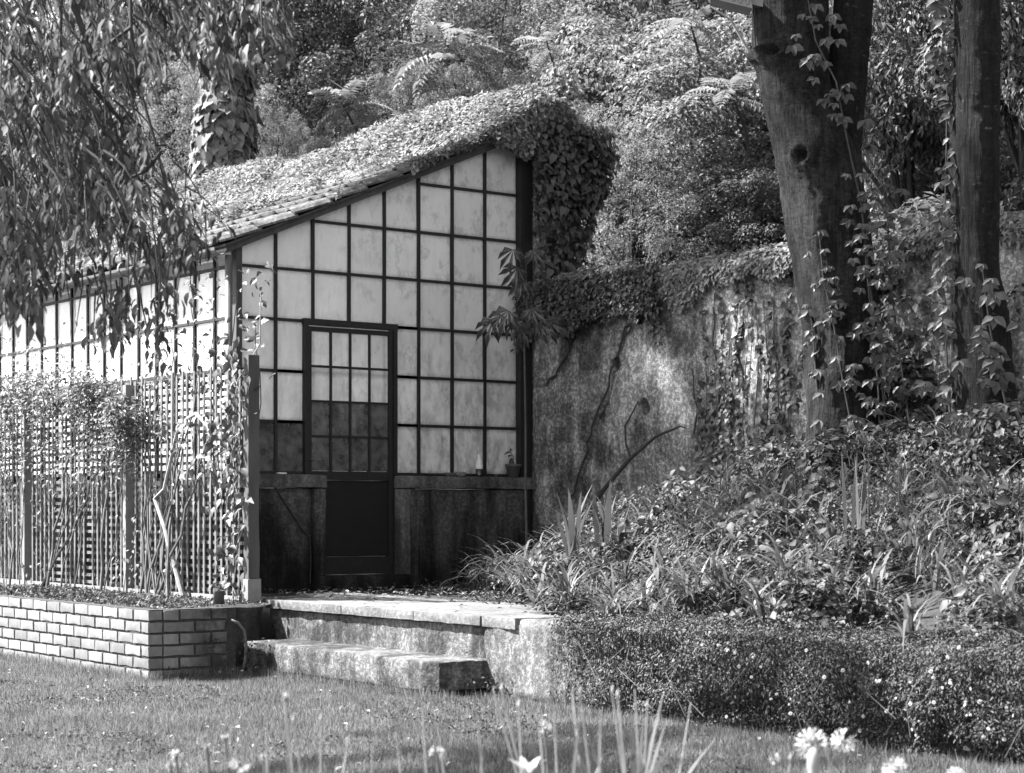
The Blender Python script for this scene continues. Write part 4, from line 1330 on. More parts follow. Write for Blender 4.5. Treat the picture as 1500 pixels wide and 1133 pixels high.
# grassy arching tufts
def tuft(cs, nb, L, Wd, rngx, curve=(1.1, 2.0), lean=(.1, .8), az0=None):
    Pp = np.repeat(np.asarray(cs, float), nb, axis=0); m = len(Pp)
    Pp[:,:2] += rngx.normal(0, .02, (m, 2))
    az = rngx.uniform(0, 2*np.pi, m) if az0 is None else rngx.normal(az0, .9, m)
    return blades_VF(rngx, Pp, az, rngx.uniform(*L, m), rngx.uniform(*Wd, m), rngx.uniform(*lean, m), rngx.uniform(*curve, m), 5)
P = bank_points(440); P[:,2] += bank_h(P)*.45
V, F = tuft(P, 17, (.22, .52), (.007, .018), rng, (1.3, 2.3))
tag(part('grassy_tufts', V, F, M['blade']), 'arching grassy tufts mixed through the bank planting', 'grass', kind='stuff')
P = bank_points(3600); P = P[fbm(P, .9, 3, 51) > .05]; P[:,2] += bank_h(P)*.5
V, F = tuft(P, 7, (.12, .26), (.003, .006), rng, (.3, 1.4), (0, .6))
tag(part('wild_grass', V, F, M['blade']), 'fine wild grass on the crest of the bank', 'grass', kind='stuff')
# terrace edge weeds
n = 5200
x = rng.uniform(7.3, 9.7, n); y = rng.uniform(9.3, 12.65, n)
ed = 6.95 + .5*(y-8.8)
k_ = (x > ed - .45*np.abs(rng.normal(0, .6, n))) | (rng.random(n) < .05)
P = np.stack([x, y, np.maximum(bank_z(x, y), .45)+.05*rng.random(n)], -1)[k_]; n = len(P)
A, Nn = leaf_dirs(rng, n, np.tile([-.2,-.3,1], (n,1)), .6, .1)
V, F = leaf_VF(P, A, Nn, rng.uniform(.02, .05, n), rng.uniform(.01, .025, n))
tag(part('terrace_weeds', V, F, M['leaf_bank']), 'low weeds creeping over the right edge of the terrace', 'weeds', kind='stuff')
# individually visible strap-leaved plants
def strap_plant(px, py, Z, label, nb, L, Wd, seed, lean=(.05,.6), curve=(.2,1.2), group=None, dz=0, az0=None):
    c = W(px, py, Z); c.z += dz
    r_ = np.random.default_rng(seed)
    e = empty('strap_leaved_plant', c, label, 'plant', group)
    me_n = 0
    Pp = np.tile(np.array(c), (nb, 1)); Pp[:,:2] += r_.normal(0, .03, (nb, 2))
    az = r_.uniform(0, 2*np.pi, nb) if az0 is None else r_.normal(az0, .8, nb)
    V, F = blades_VF(r_, Pp, az, r_.uniform(*L, nb), r_.uniform(*Wd, nb), r_.uniform(*lean, nb), r_.uniform(*curve, nb), 6)
    k = 14
    for i in range(nb):
        Fi = F[i*6:(i+1)*6] - i*k
        part('leaf', V[i*k:(i+1)*k], Fi, M['blade'], e)
    return e
strap_plant(838, 815, 12.0, 'upright sword-leaved clump at the tip of the bank nearest the terrace', 12, (.30,.52), (.022,.040), 1, (.02,.45), (.05,.5))
strap_plant(880, 795, 12.2, 'tall broad sword leaves against the wall behind the terrace plants', 8, (.28,.42), (.025,.045), 2, (.02,.3), (.05,.3))
strap_plant(770, 870, 12.4, 'low strap-leaved clump spilling onto the terrace beside the dark doorway wall', 26, (.22,.45), (.010,.020), 3, (.3,1.1), (.3,1.4))
strap_plant(800, 895, 11.4, 'arching strap-leaved clump overhanging the corner coping of the retaining wall', 26, (.2,.38), (.010,.022), 4, (.4,1.2), (.4,1.5))
strap_plant(1255, 775, 9.9, 'stiff upright sword leaves in the middle of the bank below the forked trunk', 7, (.30,.42), (.016,.026), 5, (.0,.18), (.0,.15))
strap_plant(1150, 850, 9.6, 'pale arching spider plant in the centre of the bank', 36, (.22,.42), (.008,.016), 6, (.1,.9), (1.0,2.0))
strap_plant(1010, 880, 10.3, 'drooping spider plant just above the retaining wall', 32, (.2,.38), (.008,.015), 7, (.1,.9), (1.0,2.0))
strap_plant(1470, 890, 8.5, 'spider plant at the right edge of the picture above the daisies', 34, (.2,.36), (.008,.016), 8, (.1,.9), (1.0,2.0))
strap_plant(1345, 800, 9.2, 'pale strap-leaved plant below the straight trunk', 30, (.24,.42), (.008,.015), 9, (.1,.9), (.8,1.9))
# flower spikes
fs = empty('flower_spikes', W(1315, 740, 10.3), 'pale upright flower spikes standing in the undergrowth below the trunks', 'flowers')
rk = np.random.default_rng(4)
for (px, py) in ((1317, 640), (1272, 655), (1336, 690), (1300, 700)):
    p0 = W(px, py+110, 10.3); p1 = W(px, py, 10.3)
    MB().tube([p0, p1], [.004, .002], 5).build('stem', M['stem_mid'], fs)
    m = 46; t_ = rk.random(m); P = np.array(p0)[None]*(1-(.45+.55*t_))[:,None] + np.array(p1)[None]*(.45+.55*t_)[:,None]
    d = unit(rk.normal(0,1,(m,3)) + [0,0,.4]); A = d
    V, F = leaf_VF(P, A, unit(rk.normal(0,1,(m,3))), rk.uniform(.014,.026,m), rk.uniform(.008,.014,m))
    part('blossom', V, F, M['rose'], fs)

# dense shrubs behind / between the trunks
def heap(name, c, r, n, mat, size, label, cat='shrub', seed=1, T=T_SMALL, asp=.6, lumps=26, droop=.6, up=.5, tight=.42, group=None):
    """rounded plant made of leaf clumps, with stems"""
    r_ = np.random.default_rng(seed)
    e = empty(name, (c[0], c[1], c[2]-r[2]), label, cat, group)
    rr_ = np.array(r)
    u_ = unit(r_.normal(0, 1, (lumps, 3))); cc = u_*r_.uniform(.45, .95, (lumps,1))*rr_ + np.array(c)
    k = r_.integers(0, lumps, n); d = unit(r_.normal(0, 1, (n,3)) + [0,0,.35])
    cs = rr_.mean()*tight*r_.uniform(.7, 1.25, lumps)
    P = cc[k] + d*(cs[k]*r_.uniform(.45, 1, n)**.5)[:,None]*np.array([1,1,.75])
    A, Nn = leaf_dirs(r_, n, d+[0,0,up], .4, droop)
    sz = r_.uniform(.7, 1.25, n)*size
    V, F = leaf_VF(P, A, Nn, sz, sz*asp, T)
    o = part('crown', V, F, M[mat], e); o['kind'] = 'stuff'
    b = MB()
    base = Vector((c[0], c[1], c[2]-r[2]-.5))
    for j in range(min(9, lumps)):
        tip = Vector(cc[j]); mid = base.lerp(tip, .5) + Vector((r_.normal(0,.1), r_.normal(0,.1), .1))
        s_ = .02*rr_.mean()
        b.tube([base, mid, tip], [s_*1.6, s_, s_*.4], 5)
    b.build('stem', M['stem_mid'], e)
    return e
heap('shrub', tuple(W(1375, 400, 12.9)), (.35,1.0,.6), 7000, 'leaf_roof', .07, 'creeper-like shrub billowing over the wall top between the two trunks', seed=31, T=T_SMALL)
heap('shrub', tuple(W(1510, 380, 12.6)), (.35,.9,.6), 6000, 'leaf_bank', .06, 'bushy shrub over the wall top right of the straight trunk', seed=32, T=T_SMALL)
heap('shrub', tuple(W(1345, 490, 13.2)), (.45,.8,.75), 7200, 'leaf_ivy', .085, 'dark broad-leaved shrub filling the gap between the two trunks', seed=3, T=T_SMALL)
heap('shrub', tuple(W(1340, 610, 12.6)), (.4,.6,.35), 4200, 'leaf_bank', .06, 'low shaded shrub at the foot of the gap between the trunks', seed=4)
heap('shrub', tuple(W(1530, 560, 12.2)), (.35,.5,1.0), 4200, 'leaf_ivy', .06, 'dark shrub standing to the right of the straight trunk', seed=5)
heap('shrub', tuple(W(1500, 690, 10.6)), (.4,.5,.35), 4600, 'leaf_bank', .05, 'bushy undergrowth at the foot of the straight trunk', seed=6)
heap('shrub', tuple(W(1230, 700, 11.7)), (.3,.45,.25), 2600, 'leaf_bank', .055, 'small leafy bush hiding the foot of the forked trunk', seed=7)

# trailing daisies on the retaining wall
rng = np.random.default_rng(202)
td = empty('trailing_daisies', (6.4, 6.2, .0), 'thick mat of trailing daisies hanging over the retaining wall to the lawn', 'ground cover')
def cover_pt(n, y0_=2.6, y1_=8.3):
    y = rng.uniform(y0_, y1_, n); v = rng.random(n)*1.35       # v: 0 bottom .. 1 top edge .. 1.35 over the top
    yy = np.stack([y, v*1.2, 0*y], -1)
    bul = .05 + .10*(.5+fbm(yy, 1.6, 3, 5)) + .05*fbm(yy, 6, 3, 6)
    bul = bul*(.15+.85*sstep(8.3, 7.6, y)) 
    a = np.clip((v-1)/.35, 0, 1)
    x = 6.47 - bul*np.sqrt(np.clip(1-a, 0, 1)) + a*.36
    z = .47*np.clip(v, 0, 1) + a*.03*np.sin(np.pi*.5*a) + bul*a*.35
    return y, v, x, z, bul, a
n = 120000
y, v, x, z, bul, a = cover_pt(n)
dep = rng.random(n)**1.6*.10
keep = (rng.random(n) < np.where(y > 7.7, np.clip(.85-(y-7.7)*1.3, 0, 1)+.2*(v>.85), 1)) & (fbm(np.stack([y, z, 0*y],-1), 3.5, 3, 12) + .62 > .0)
P = np.stack([x+dep*(1-a), y, z - dep*a], -1)[keep]
nn_ = np.stack([-(1-a)-.1, 0*a-.1, a+.35], -1)[keep] + .8*np.stack([0*P[:,0], vnoise(P, 5, 3), vnoise(P, 5, 4)], -1)
n = len(P)
A, Nn = leaf_dirs(rng, n, nn_, .6, .7)
V, F = leaf_VF(P, A, Nn, rng.uniform(.012, .028, n), rng.uniform(.005, .010, n))
o = part('foliage', V, F, M['cover'], td); o['kind'] = 'stuff'
# trailing stems
b = MB()
for k in range(26):
    y0_ = rng.uniform(3.2, 8.2); xx = 6.30+rng.uniform(-.03,.03)
    pts = [(xx+.10*(1-i/5)**2*2-.0, y0_+.06*i*rng.normal(0,.4), .50-.44*i/5*rng.uniform(.7,1)) for i in range(6)]
    b.tube(pts, .0016, 4)
b.build('trailing_stem', M['stem_mid'], td)['kind'] = 'stuff'
def daisy_mesh():
    m = MB(); np_ = 12
    for k in range(np_):
        a = 2*math.pi*k/np_; c, s = math.cos(a), math.sin(a)
        V = [(.003*c, .003*s, 0), (.008*c-.0022*s, .008*s+.0022*c, .001), (.0125*c, .0125*s, -.001), (.008*c+.0022*s, .008*s-.0022*c, .001)]
        m.add(V, [(0,3,2,1)])
    n0 = len(m.f)
    m.lathe((0,0,0), [(.0042,.0),(.0036,.0018),(.001,.0026)], 8)
    return raw_mesh('flower', np.concatenate(m.v), m.f, [M['petal'], M['petal_eye']], midx=[0]*n0+[1]*(len(m.f)-n0))
dm = daisy_mesh()
n = 115
y, v, x, z, bul, a = cover_pt(1400)
w_ = sstep(8.0, 6.4, y)*(.05+.95*sstep(1.0, .55, v)) * (fbm(np.stack([y, z, 0*y],-1), 1.3, 2, 77) + .75)
k_ = np.where(rng.random(1400) < w_*.4)[0][:n]
for i in k_:
    N = Vector((-(1-a[i])-.35, rng.normal(-.3,.5), a[i]*.8+.35+rng.normal(0,.35))).normalized()
    q = N.to_track_quat('Z', 'Y').to_matrix().to_4x4()
    inst('flower', dm, td, Matrix.Translation((x[i]-.02, y[i], z[i]+.01)) @ q @ Matrix.Scale(rng.uniform(.5, .9), 4))

# fallen leaves on the lawn and terrace
rng = np.random.default_rng(303)
n = 420
P = np.stack([rng.uniform(2.5, 6.2, n), rng.uniform(4.5, 12, n), np.full(n, .022)], -1)
P = P[~((P[:,0] > 5.25) & (P[:,1] > 10.8))]
n2 = 900
Q = np.stack([rng.uniform(6.9, 9.6, n2), rng.uniform(10.5, 12.65, n2), np.full(n2, .468)], -1)
Q = Q[(Q[:,1] > 11.0) | (rng.random(len(Q)) < .15)]
n3 = 26
S = np.stack([rng.uniform(6.5, 7.1, n3), rng.uniform(9.0, 11.3, n3), np.full(n3, .466)], -1)
P = np.concatenate([P, Q, S]); n = len(P)
A, Nn = leaf_dirs(rng, n, np.tile([0,0,1.], (n,1)), .25, 0)
L = rng.uniform(.015, .05, n)
V, F = leaf_VF(P, A, Nn, L, L*.5)
tag(part('fallen_leaves', V, F, M['litter']), 'scattered dead leaves lying on the lawn and terrace', 'leaf litter', kind='stuff')

# ------------------------------------------------------------------ sapling with lobed leaves in front of the gable corner
T_LOBE = []
def lobed_mesh():
    m = MB()
    lob = [(-1.25,.55),(-.72,.8),(-.22,1.0),(.3,.92),(.82,.72),(1.3,.5)]
    for a, l in lob:
        c, s = math.cos(a), math.sin(a)
        def q(u, v, z): return (u*c + v*s, -u*s + v*c, z)
        V = [q(0,0,0), q(.05,.35*l,.03), q(.10,.72*l,.02), q(0,1.0*l,-.30), q(-.10,.72*l,.02), q(-.05,.35*l,.03), q(0,.5*l,-.01)]
        m.add(V, [(0,1,6),(1,2,6),(2,3,6),(3,4,6),(4,5,6),(5,0,6)])
    return raw_mesh('leaf', np.concatenate(m.v), m.f, M['leaf_ivy'])
lob = lobed_mesh()
sz_ = 14.9
sap = empty('fig_sapling', W(772, 800, 14.2), 'slender sapling with drooping lobed leaves in front of the gable corner', 'sapling')
st = [W(772,805,14.2), W(770,720,14.4), W(770,620,14.6), W(768,500,14.8), W(772,440,14.9), W(770,375,15.0)]
MB().tube(st, [.011,.010,.009,.007,.005,.003], 7).build('stem', M['twig'], sap)
rs_ = random.Random(9)
def lobeleaf(px, py, Z, tpx, tpy, s, br):
    p = W(px, py, Z); t_ = W(tpx, tpy+14, Z-.06)
    a = (t_-p).normalized(); nrm = (Vector((-.6,-.55,.35)) + Vector((rs_.uniform(-.4,.4), rs_.uniform(-.4,.4), rs_.uniform(-.2,.3)))).normalized()
    x_ = a.cross(nrm).normalized(); z_ = x_.cross(a)
    Mx = Matrix(((x_.x*s, a.x*s, z_.x*s, p.x), (x_.y*s, a.y*s, z_.y*s, p.y), (x_.z*s, a.z*s, z_.z*s, p.z), (0,0,0,1)))
    inst('leaf', lob, sap, Mx)
    q0 = W(*br)
    MB().tube([q0, q0.lerp(p, .55)+Vector((0,0,.03)), p], [.004,.003,.002], 5).build('leaf_stalk', M['stem_mid'], sap)
for (px,py,tpx,tpy,s,bp) in [(752,366,735,392,.25,(770,378,15.0)),(758,392,742,416,.27,(771,400,14.95)),(781,368,798,388,.22,(770,380,15.0)),
        (765,412,748,430,.22,(771,420,14.9)),(745,455,722,474,.30,(769,500,14.8)),(722,470,700,495,.28,(769,500,14.8)),(755,470,742,490,.24,(769,500,14.8)),
        (778,452,798,470,.26,(769,490,14.8)),(790,475,812,486,.24,(769,500,14.8)),(762,480,770,505,.22,(769,500,14.8)),(800,470,838,496,.28,(775,495,14.8)),(735,462,712,470,.2,(769,500,14.8))]:
    lobeleaf(px, py, 14.8, tpx, tpy, s*.78, bp)

# ------------------------------------------------------------------ small things on the sill and terrace
bt = empty('drink_bottle', (9.20, 12.70, 1.342), 'small clear plastic bottle with a paper label standing on the sill', 'bottle')
c = (9.20, 12.715, 1.341)
MB().lathe(c, [(.028,0),(.030,.006),(.030,.062)], 16).build('dark_drink', M['bottle_dark'], bt, smooth=True)
MB().lathe(c, [(.030,.0625),(.030,.105),(.026,.125),(.016,.148),(.012,.158)], 16).build('body', M['bottle'], bt, smooth=True)
MB().lathe(c, [(.0308,.064),(.0308,.098)], 16).build('paper_label', M['label_white'], bt)
MB().lathe(c, [(.0145,.158),(.0145,.178),(.012,.182)], 12).build('cap', M['label_white'], bt)
sp = empty('sill_pot', (9.52, 12.70, 1.341), 'plant pot with a wilting seedling at the right end of the sill', 'plant pot')
c = (9.55, 12.715, 1.341)
MB().lathe(c, [(.045,0),(.062,.085),(.070,.087),(.072,.108),(.064,.108),(.060,.095)], 16).build('pot', M['pot'], sp, smooth=True)
MB().tube([(9.55,12.71,1.43),(9.54,12.70,1.50),(9.50,12.69,1.56)], .003, 5).build('stem', M['stem_mid'], sp)
rr_ = np.random.default_rng(6)
P = np.array([(9.50,12.69,1.56),(9.515,12.69,1.545),(9.54,12.70,1.52),(9.53,12.70,1.50),(9.55,12.7,1.47)]); A, Nn = leaf_dirs(rr_, 5, np.tile([-.3,-.7,.5],(5,1)), .4, 1.2)
place_leaves(lm_vine, P, A, Nn, np.full(5, .07), sp)
def lumpy(name, c, r, mat, label, cat, seed):
    V, F = rough_box(c[0]-r[0], c[1]-r[1], c[2], c[0]+r[0], c[1]+r[1], c[2]+r[2], .012, .007, 22, seed, .014)
    o = part(name, V, F, mat, None, smooth=True)
    return tag(o, label, cat)
lumpy('crumpled_cloth', (9.00, 12.715, 1.341), (.05,.04,.035), M['slab'], 'pale crumpled rag lying on the sill left of the bottle', 'rag', 3)
lumpy('work_glove', (8.90, 12.715, 1.341), (.055,.035,.028), M['frame_wood'], 'dark work glove lying on the sill beside the rag', 'glove', 4)
lumpy('wood_offcut', (8.74, 12.715, 1.341), (.09,.03,.022), M['bar'], 'short dark piece of wood lying on the sill above the right dwarf wall', 'wood', 5)
lumpy('stone_chip', (9.36, 12.70, 1.341), (.022,.018,.02), M['slab'], 'small pale chip of stone right of the bottle', 'stone', 6)
lumpy('folded_paper', (7.33, 12.70, 1.341), (.045,.03,.012), M['label_white'], 'pale scrap lying on the left dwarf wall coping', 'paper', 8)
fp = empty('floor_pot', (9.28, 12.30, .46), 'dark plant pot standing in shade on the terrace beneath the sill', 'plant pot')
c = (9.28, 12.32, .465)
MB().lathe(c, [(.075,0),(.105,.15),(.118,.152),(.120,.19),(.106,.19),(.10,.17)], 20).build('pot', M['pot'], fp, smooth=True)
MB().lathe((c[0],c[1],c[2]+.165), [(.10,0),(.05,.01),(.002,.012)], 12).build('compost', M['soil'], fp)
cp = empty('small_can_pot', (6.0, 11.42, .44), 'small round pot standing on the planter corner in front of the trellis', 'plant pot')
c = (6.10, 11.40, .44)
MB().lathe(c, [(.034,0),(.038,.085),(.040,.09),(.034,.09),(.032,.07)], 16).build('pot', M['post'], cp, smooth=True)
P = np.array([(6.10,11.40,.53)]*7) + rr_.normal(0,.02,(7,3)); A, Nn = leaf_dirs(rr_, 7, np.tile([0,0,1.],(7,1)), .6, -.6)
place_leaves(lm_rose, P, A, Nn, np.full(7, .06), cp)
hs = MB().tube([(5.87,10.81,.37),(5.91,10.79,.35),(5.95,10.78,.30),(5.965,10.78,.20),(5.96,10.79,.10),(5.94,10.80,.02)], .010, 8)
o = hs.build('hose', M['hose'], None, smooth=True); tag(o, 'short curved hose hanging between the brick planter and the steps', 'hose')
V, F = blades_VF(np.random.default_rng(1), np.array([W(800, 898, 11.3)]), np.array([2.6]), np.array([.13]), np.array([.03]), np.array([.0]), np.array([1.2]), 5)
tag(part('bent_strap_leaf', V, F, M['petal']), 'single pale broad strap leaf curling up at the terrace corner', 'leaf')
# weeds at foot of steps and planter end
def weed(c, n, s, label, seed, spread=.08, h=.12):
    r_ = np.random.default_rng(seed)
    P = np.array(c)[None] + r_.normal(0, 1, (n,3))*[spread, spread, 0] + np.stack([0*np.arange(n), 0*np.arange(n), r_.random(n)*h], -1)
    A, Nn = leaf_dirs(r_, n, np.tile([-.3,-.4,.9],(n,1)), .6, .2)
    V, F = leaf_VF(P, A, Nn, r_.uniform(.7,1.3,n)*s, r_.uniform(.4,.6,n)*s)
    tag(part('weed_tuft', V, F, M['leaf_bank']), label, 'weed')
weed((6.0, 10.78, .05), 90, .03, 'weed tuft growing at the foot of the hose', 1, .05, .2)
weed((6.45, 8.78, .02), 130, .03, 'weed tuft at the foot of the wall just right of the lower step', 2)
weed((5.6, 10.82, .02), 60, .025, 'sparse weed at the shaded foot of the brick planter', 3, .1, .08)
weed((6.56, 9.02, .20), 60, .02, 'tiny weeds in the crack at the right end of the lower step', 4, .05, .05)
weed((5.75, 10.81, .20), 26, .03, 'small sprig sprouting from the shaded brick face', 5, .03, .06)

# ------------------------------------------------------------------ floodlight on the forked tree
fl = empty('floodlight', W(1085, 15, T1Z-.1), 'pale metal floodlight bracketed to the left side of the forked trunk', 'lamp')
cx = W(1075, -6, T1Z-.15)
side = Vector((.8,-.6,0)); fw = Vector((-.6,-.8,0)); upv = Vector((0,0,1))
def fr_box(c, ax, hx, hy, hz, taper=1.0):
    a, b_, c_ = ax
    V = []
    for k in (-1, 1):
        for (i, j) in ((-1,-1),(1,-1),(1,1),(-1,1)):
            s_ = taper if k > 0 else 1
            V.append(c + a*(hx*i*s_) + b_*(hy*j*s_) + c_*(hz*k))
    return V, [(0,3,2,1),(4,5,6,7),(0,1,5,4),(1,2,6,5),(2,3,7,6),(3,0,4,7)]
q = Matrix.Rotation(R(-14), 3, fw)
ax = (q@side, fw, q@upv)
V, F = fr_box(cx, ax, .13, .09, .075, .55)
part('housing', V, F, M['lamp'], fl)
for k in range(5):
    V, F = fr_box(cx + ax[0]*(-.09+.045*k) + fw*.085 + ax[2]*.005, ax, .004, .012, .065); part('fin', V, F, M['lamp'], fl)
V, F = fr_box(cx + ax[0]*.20 - ax[2]*.01, ax, .075, .02, .02); part('bracket', V, F, M['lamp'], fl)
MB().tube([cx+ax[0]*.26, W(1103, 10, T1Z-.1), W(1107, 70, T1Z-.15)], .005, 6).build('power_lead', M['bar'], fl)

# ------------------------------------------------------------------ woodland on the slope
rng = np.random.default_rng(500)
def crown_mesh(kind, seed):
    r_ = np.random.default_rng(seed)
    if kind == 'dark':
        lumps, n, size, asp, T = 150, 30000, .050, .5, T_SMALL
        u_ = unit(r_.normal(0,1,(lumps,3))); cc = u_*r_.uniform(.35, 1, (lumps,1))**.6*np.array([1.5,1.5,1.5]); cs = r_.uniform(.16, .36, lumps); sq = .8; up_=.4; dr=.2
    elif kind == 'mid':
        lumps, n, size, asp, T = 110, 26000, .070, .5, T_SMALL
        u_ = unit(r_.normal(0,1,(lumps,3))); cc = u_*r_.uniform(.35, 1, (lumps,1))**.6*np.array([1.6,1.6,1.5]); cs = r_.uniform(.25, .48, lumps); sq = .42; up_=1.0; dr=.9
    elif kind == 'pale':
        lumps, n, size, asp, T = 150, 30000, .042, .45, T_SMALL
        u_ = unit(r_.normal(0,1,(lumps,3))); cc = u_*r_.uniform(.3, 1, (lumps,1))**.6*np.array([1.4,1.4,1.6]); cs = r_.uniform(.14, .32, lumps); sq = 1.1; up_=.3; dr=-.2
    else:  # weeping, long leaves
        lumps, n, size, asp, T = 120, 26000, .095, .38, T_SMALL
        u_ = unit(r_.normal(0,1,(lumps,3))); cc = u_*r_.uniform(.3, 1, (lumps,1))**.6*np.array([1.4,1.4,1.5]); cs = r_.uniform(.2, .4, lumps); sq = 1.3; up_=.2; dr=1.6
    k = r_.integers(0, lumps, n); d = unit(r_.normal(0,1,(n,3)) + [0,0,.45])
    P = cc[k] + d*(cs[k]*r_.uniform(.5,1,n)**.5)[:,None]*np.array([1,1,sq])
    A, Nn = leaf_dirs(r_, n, d*.8+[0,0,up_], .35, dr)
    sz = r_.uniform(.7,1.25,n)*size
    V, F = leaf_VF(P, A, Nn, sz, sz*asp, T)
    b = MB()
    for j in range(9):
        tip = Vector(cc[j])*.8; b0 = Vector((0,0,-1.9)); mid = b0.lerp(tip, .55)+Vector(r_.normal(0,.15,3))
        b.tube([b0.lerp(tip,.12), mid, tip], [.035,.02,.006], 5)
    return (raw_mesh('crown', V, F, M[{'dark':'bg_dark','mid':'bg_mid','pale':'bg_pale','weep':'bg_mid'}[kind]]),
            raw_mesh('limbs', np.concatenate(b.v), b.f, M['twig']))
CM = {k: [crown_mesh(k, 900+i*7+j) for j in range(2)] for i, k in enumerate(('dark','mid','pale','weep'))}
tk = raw_mesh('trunk', np.concatenate(MB().tube([(0,0,-3.4),(.06,.02,-2.4),(0,0,-1.5),(.05,.04,-.4)], [.11,.09,.075,.04], 9).v),
              MB().tube([(0,0,-3.4),(.06,.02,-2.4),(0,0,-1.5),(.05,.04,-.4)], [.11,.09,.075,.04], 9).f, M['bark'], smooth=True)
rtree = random.Random(77)
def wood(kind, px, py, Z, s, label=None, group=None, rz=None):
    p = W(px, py, Z)
    e = empty('woodland_tree', p, label, 'tree', group)
    cmsh, lm = rtree.choice(CM[kind])
    a = rtree.uniform(0, 6.28) if rz is None else rz
    for nm, me in (('crown', cmsh), ('limbs', lm), ('trunk', tk)):
        o = bpy.data.objects.new(nm, me); COL.objects.link(o); o.parent = e
        o.rotation_euler = (0, 0, a); o.scale = (s, s, s*rtree.uniform(.9, 1.1))
        if nm == 'crown': o['kind'] = 'stuff'
    e.location = p
    return e
WL = [
 ('dark', 500, 95, 25, 1.25, 'dark small-leaved evergreen above the middle of the greenhouse roof'),
 ('dark', 415, 110, 26, 1.15, 'dark evergreen just right of the ivy-clad trunk behind the greenhouse'),
 ('mid', 420, 20, 30, 1.2, 'mid-grey tree at the top edge right of the ivy-clad trunk'),
 ('dark', 575, 60, 27, 1.1, 'dark evergreen between the two pale sumacs behind the roof'),
 ('pale', 720, 90, 24, 1.15, 'pale feathery bush rising directly behind the upper roof slope'),
 ('pale', 765, 10, 26, 1.0, 'pale feathery tree at the top edge above the ivy pier'),
 ('mid', 650, 0, 31, 1.3, 'tall mid-grey tree at the top edge behind the large sumac'),
 ('dark', 860, 20, 28, 1.3, 'dark tree at the top edge just right of the ivy pier'),
 ('mid', 960, 210, 21, 1.0, 'layered drooping tree just right of the ivy pier above the garden wall'),
 ('mid', 1080, 240, 20, .95, 'layered drooping tree close to the left edge of the forked trunk'),
 ('pale', 925, 300, 19, .62, 'pale small-leaved bush tucked between the pier and the garden wall creeper'),
 ('mid', 960, 70, 25, 1.1, 'rounded sunlit tree high on the slope above the garden wall'),
 ('mid', 1075, 90, 25, 1.0, 'rounded sunlit tree high on the slope left of the floodlight'),
 ('dark', 1020, 340, 21, .75, 'dark bush low on the slope behind the middle of the garden wall'),
 ('dark', 1120, 340, 19, .6, 'dark bush low behind the garden wall beside the forked trunk'),
 ('weep', 1330, 90, 15.5, .75, 'weeping long-leaved tree seen between the two trunks'),
 ('weep', 1340, 260, 17, .75, 'lower weeping tree between the two trunks behind the shrubs'),
 ('pale', 1360, 60, 21, 1.0, 'pale distant tree between the tops of the two trunks'),
 ('pale', 1500, 180, 18, .9, 'pale bright tree right of the straight trunk'),
 ('weep', 1500, 40, 14.5, .6, 'long-leaved tree at the top right corner'),
 ('mid', 1500, 400, 16, .8, 'mid-grey tree low down right of the straight trunk'),
 ('mid', 1360, 400, 17, .8, 'mid-grey bushy tree low between the two trunks'),
 ('pale', 305, 190, 23, .62, 'pale bright bush at the left of the ivy-clad trunk'),
 ('dark', 560, 200, 24, .8, 'dark bush low behind the greenhouse roof'),
 ('dark', 440, 210, 25, .8, 'dark bush low behind the roof next to the ivy-clad trunk'),
 ('pale', 405, 225, 21.5, .34, 'little pale bush peeping over the roof creeper right of the ivy-clad trunk'),
 ('pale', 500, 225, 21, .30, 'little pale bush peeping over the middle of the roof creeper'),
 ('pale', 600, 185, 21, .45, 'pale bush breaking the skyline of the upper roof slope'),
 ('pale', 690, 165, 20.5, .45, 'pale bush crowding the roof creeper just below the peak'),
 ('mid', 250, 60, 27, 1.2, 'mid-grey tree behind the hanging branch left of the ivy-clad trunk'),
 ('dark', 120, 120, 29, 1.3, 'dark tree behind the hanging branch at the upper left'),
 ('dark', 20, 300, 31, 1.3, 'dark tree low at the left edge above the tiled eave'),
 ('mid', 0, 60, 33, 1.4, 'mid-grey tree in the upper left corner behind the hanging branch'),
 ('dark', 150, 280, 28, 1.0, 'dark bush behind the left end of the tiled roof'),
 ('mid', 1200, 120, 22, 1.0, 'tree directly behind the fork of the near trunk'),
 ('mid', 1430, 300, 22, 1.0, 'tree hidden behind the straight trunk'),
]
for t_ in WL: wood(*t_)
# undergrowth filling the slope between the trees
n = 150000
x = 11.4 + 22*rng.random(n)**1.3; y = rng.uniform(-2, 50, n)
P = np.stack([x, y, hill_z(x, y)], -1)
P = P[frustum_mask(P, 40, -250, 700)]; n = len(P)
hh = .3 + 1.5*np.clip(.5+fbm(P, .8, 3, 21), 0, 1)
P[:,2] += hh*rng.random(n)**.5
A, Nn = leaf_dirs(rng, n, np.tile([-.6,-.3,.7], (n,1)), .5, .4)
sz = rng.uniform(.05, .11, n)
V, F = leaf_VF(P, A, Nn, sz, sz*.5)
tag(part('slope_undergrowth', V, F, M['bg_dark']), 'continuous dark scrub covering the slope beneath the trees', 'undergrowth', kind='stuff')

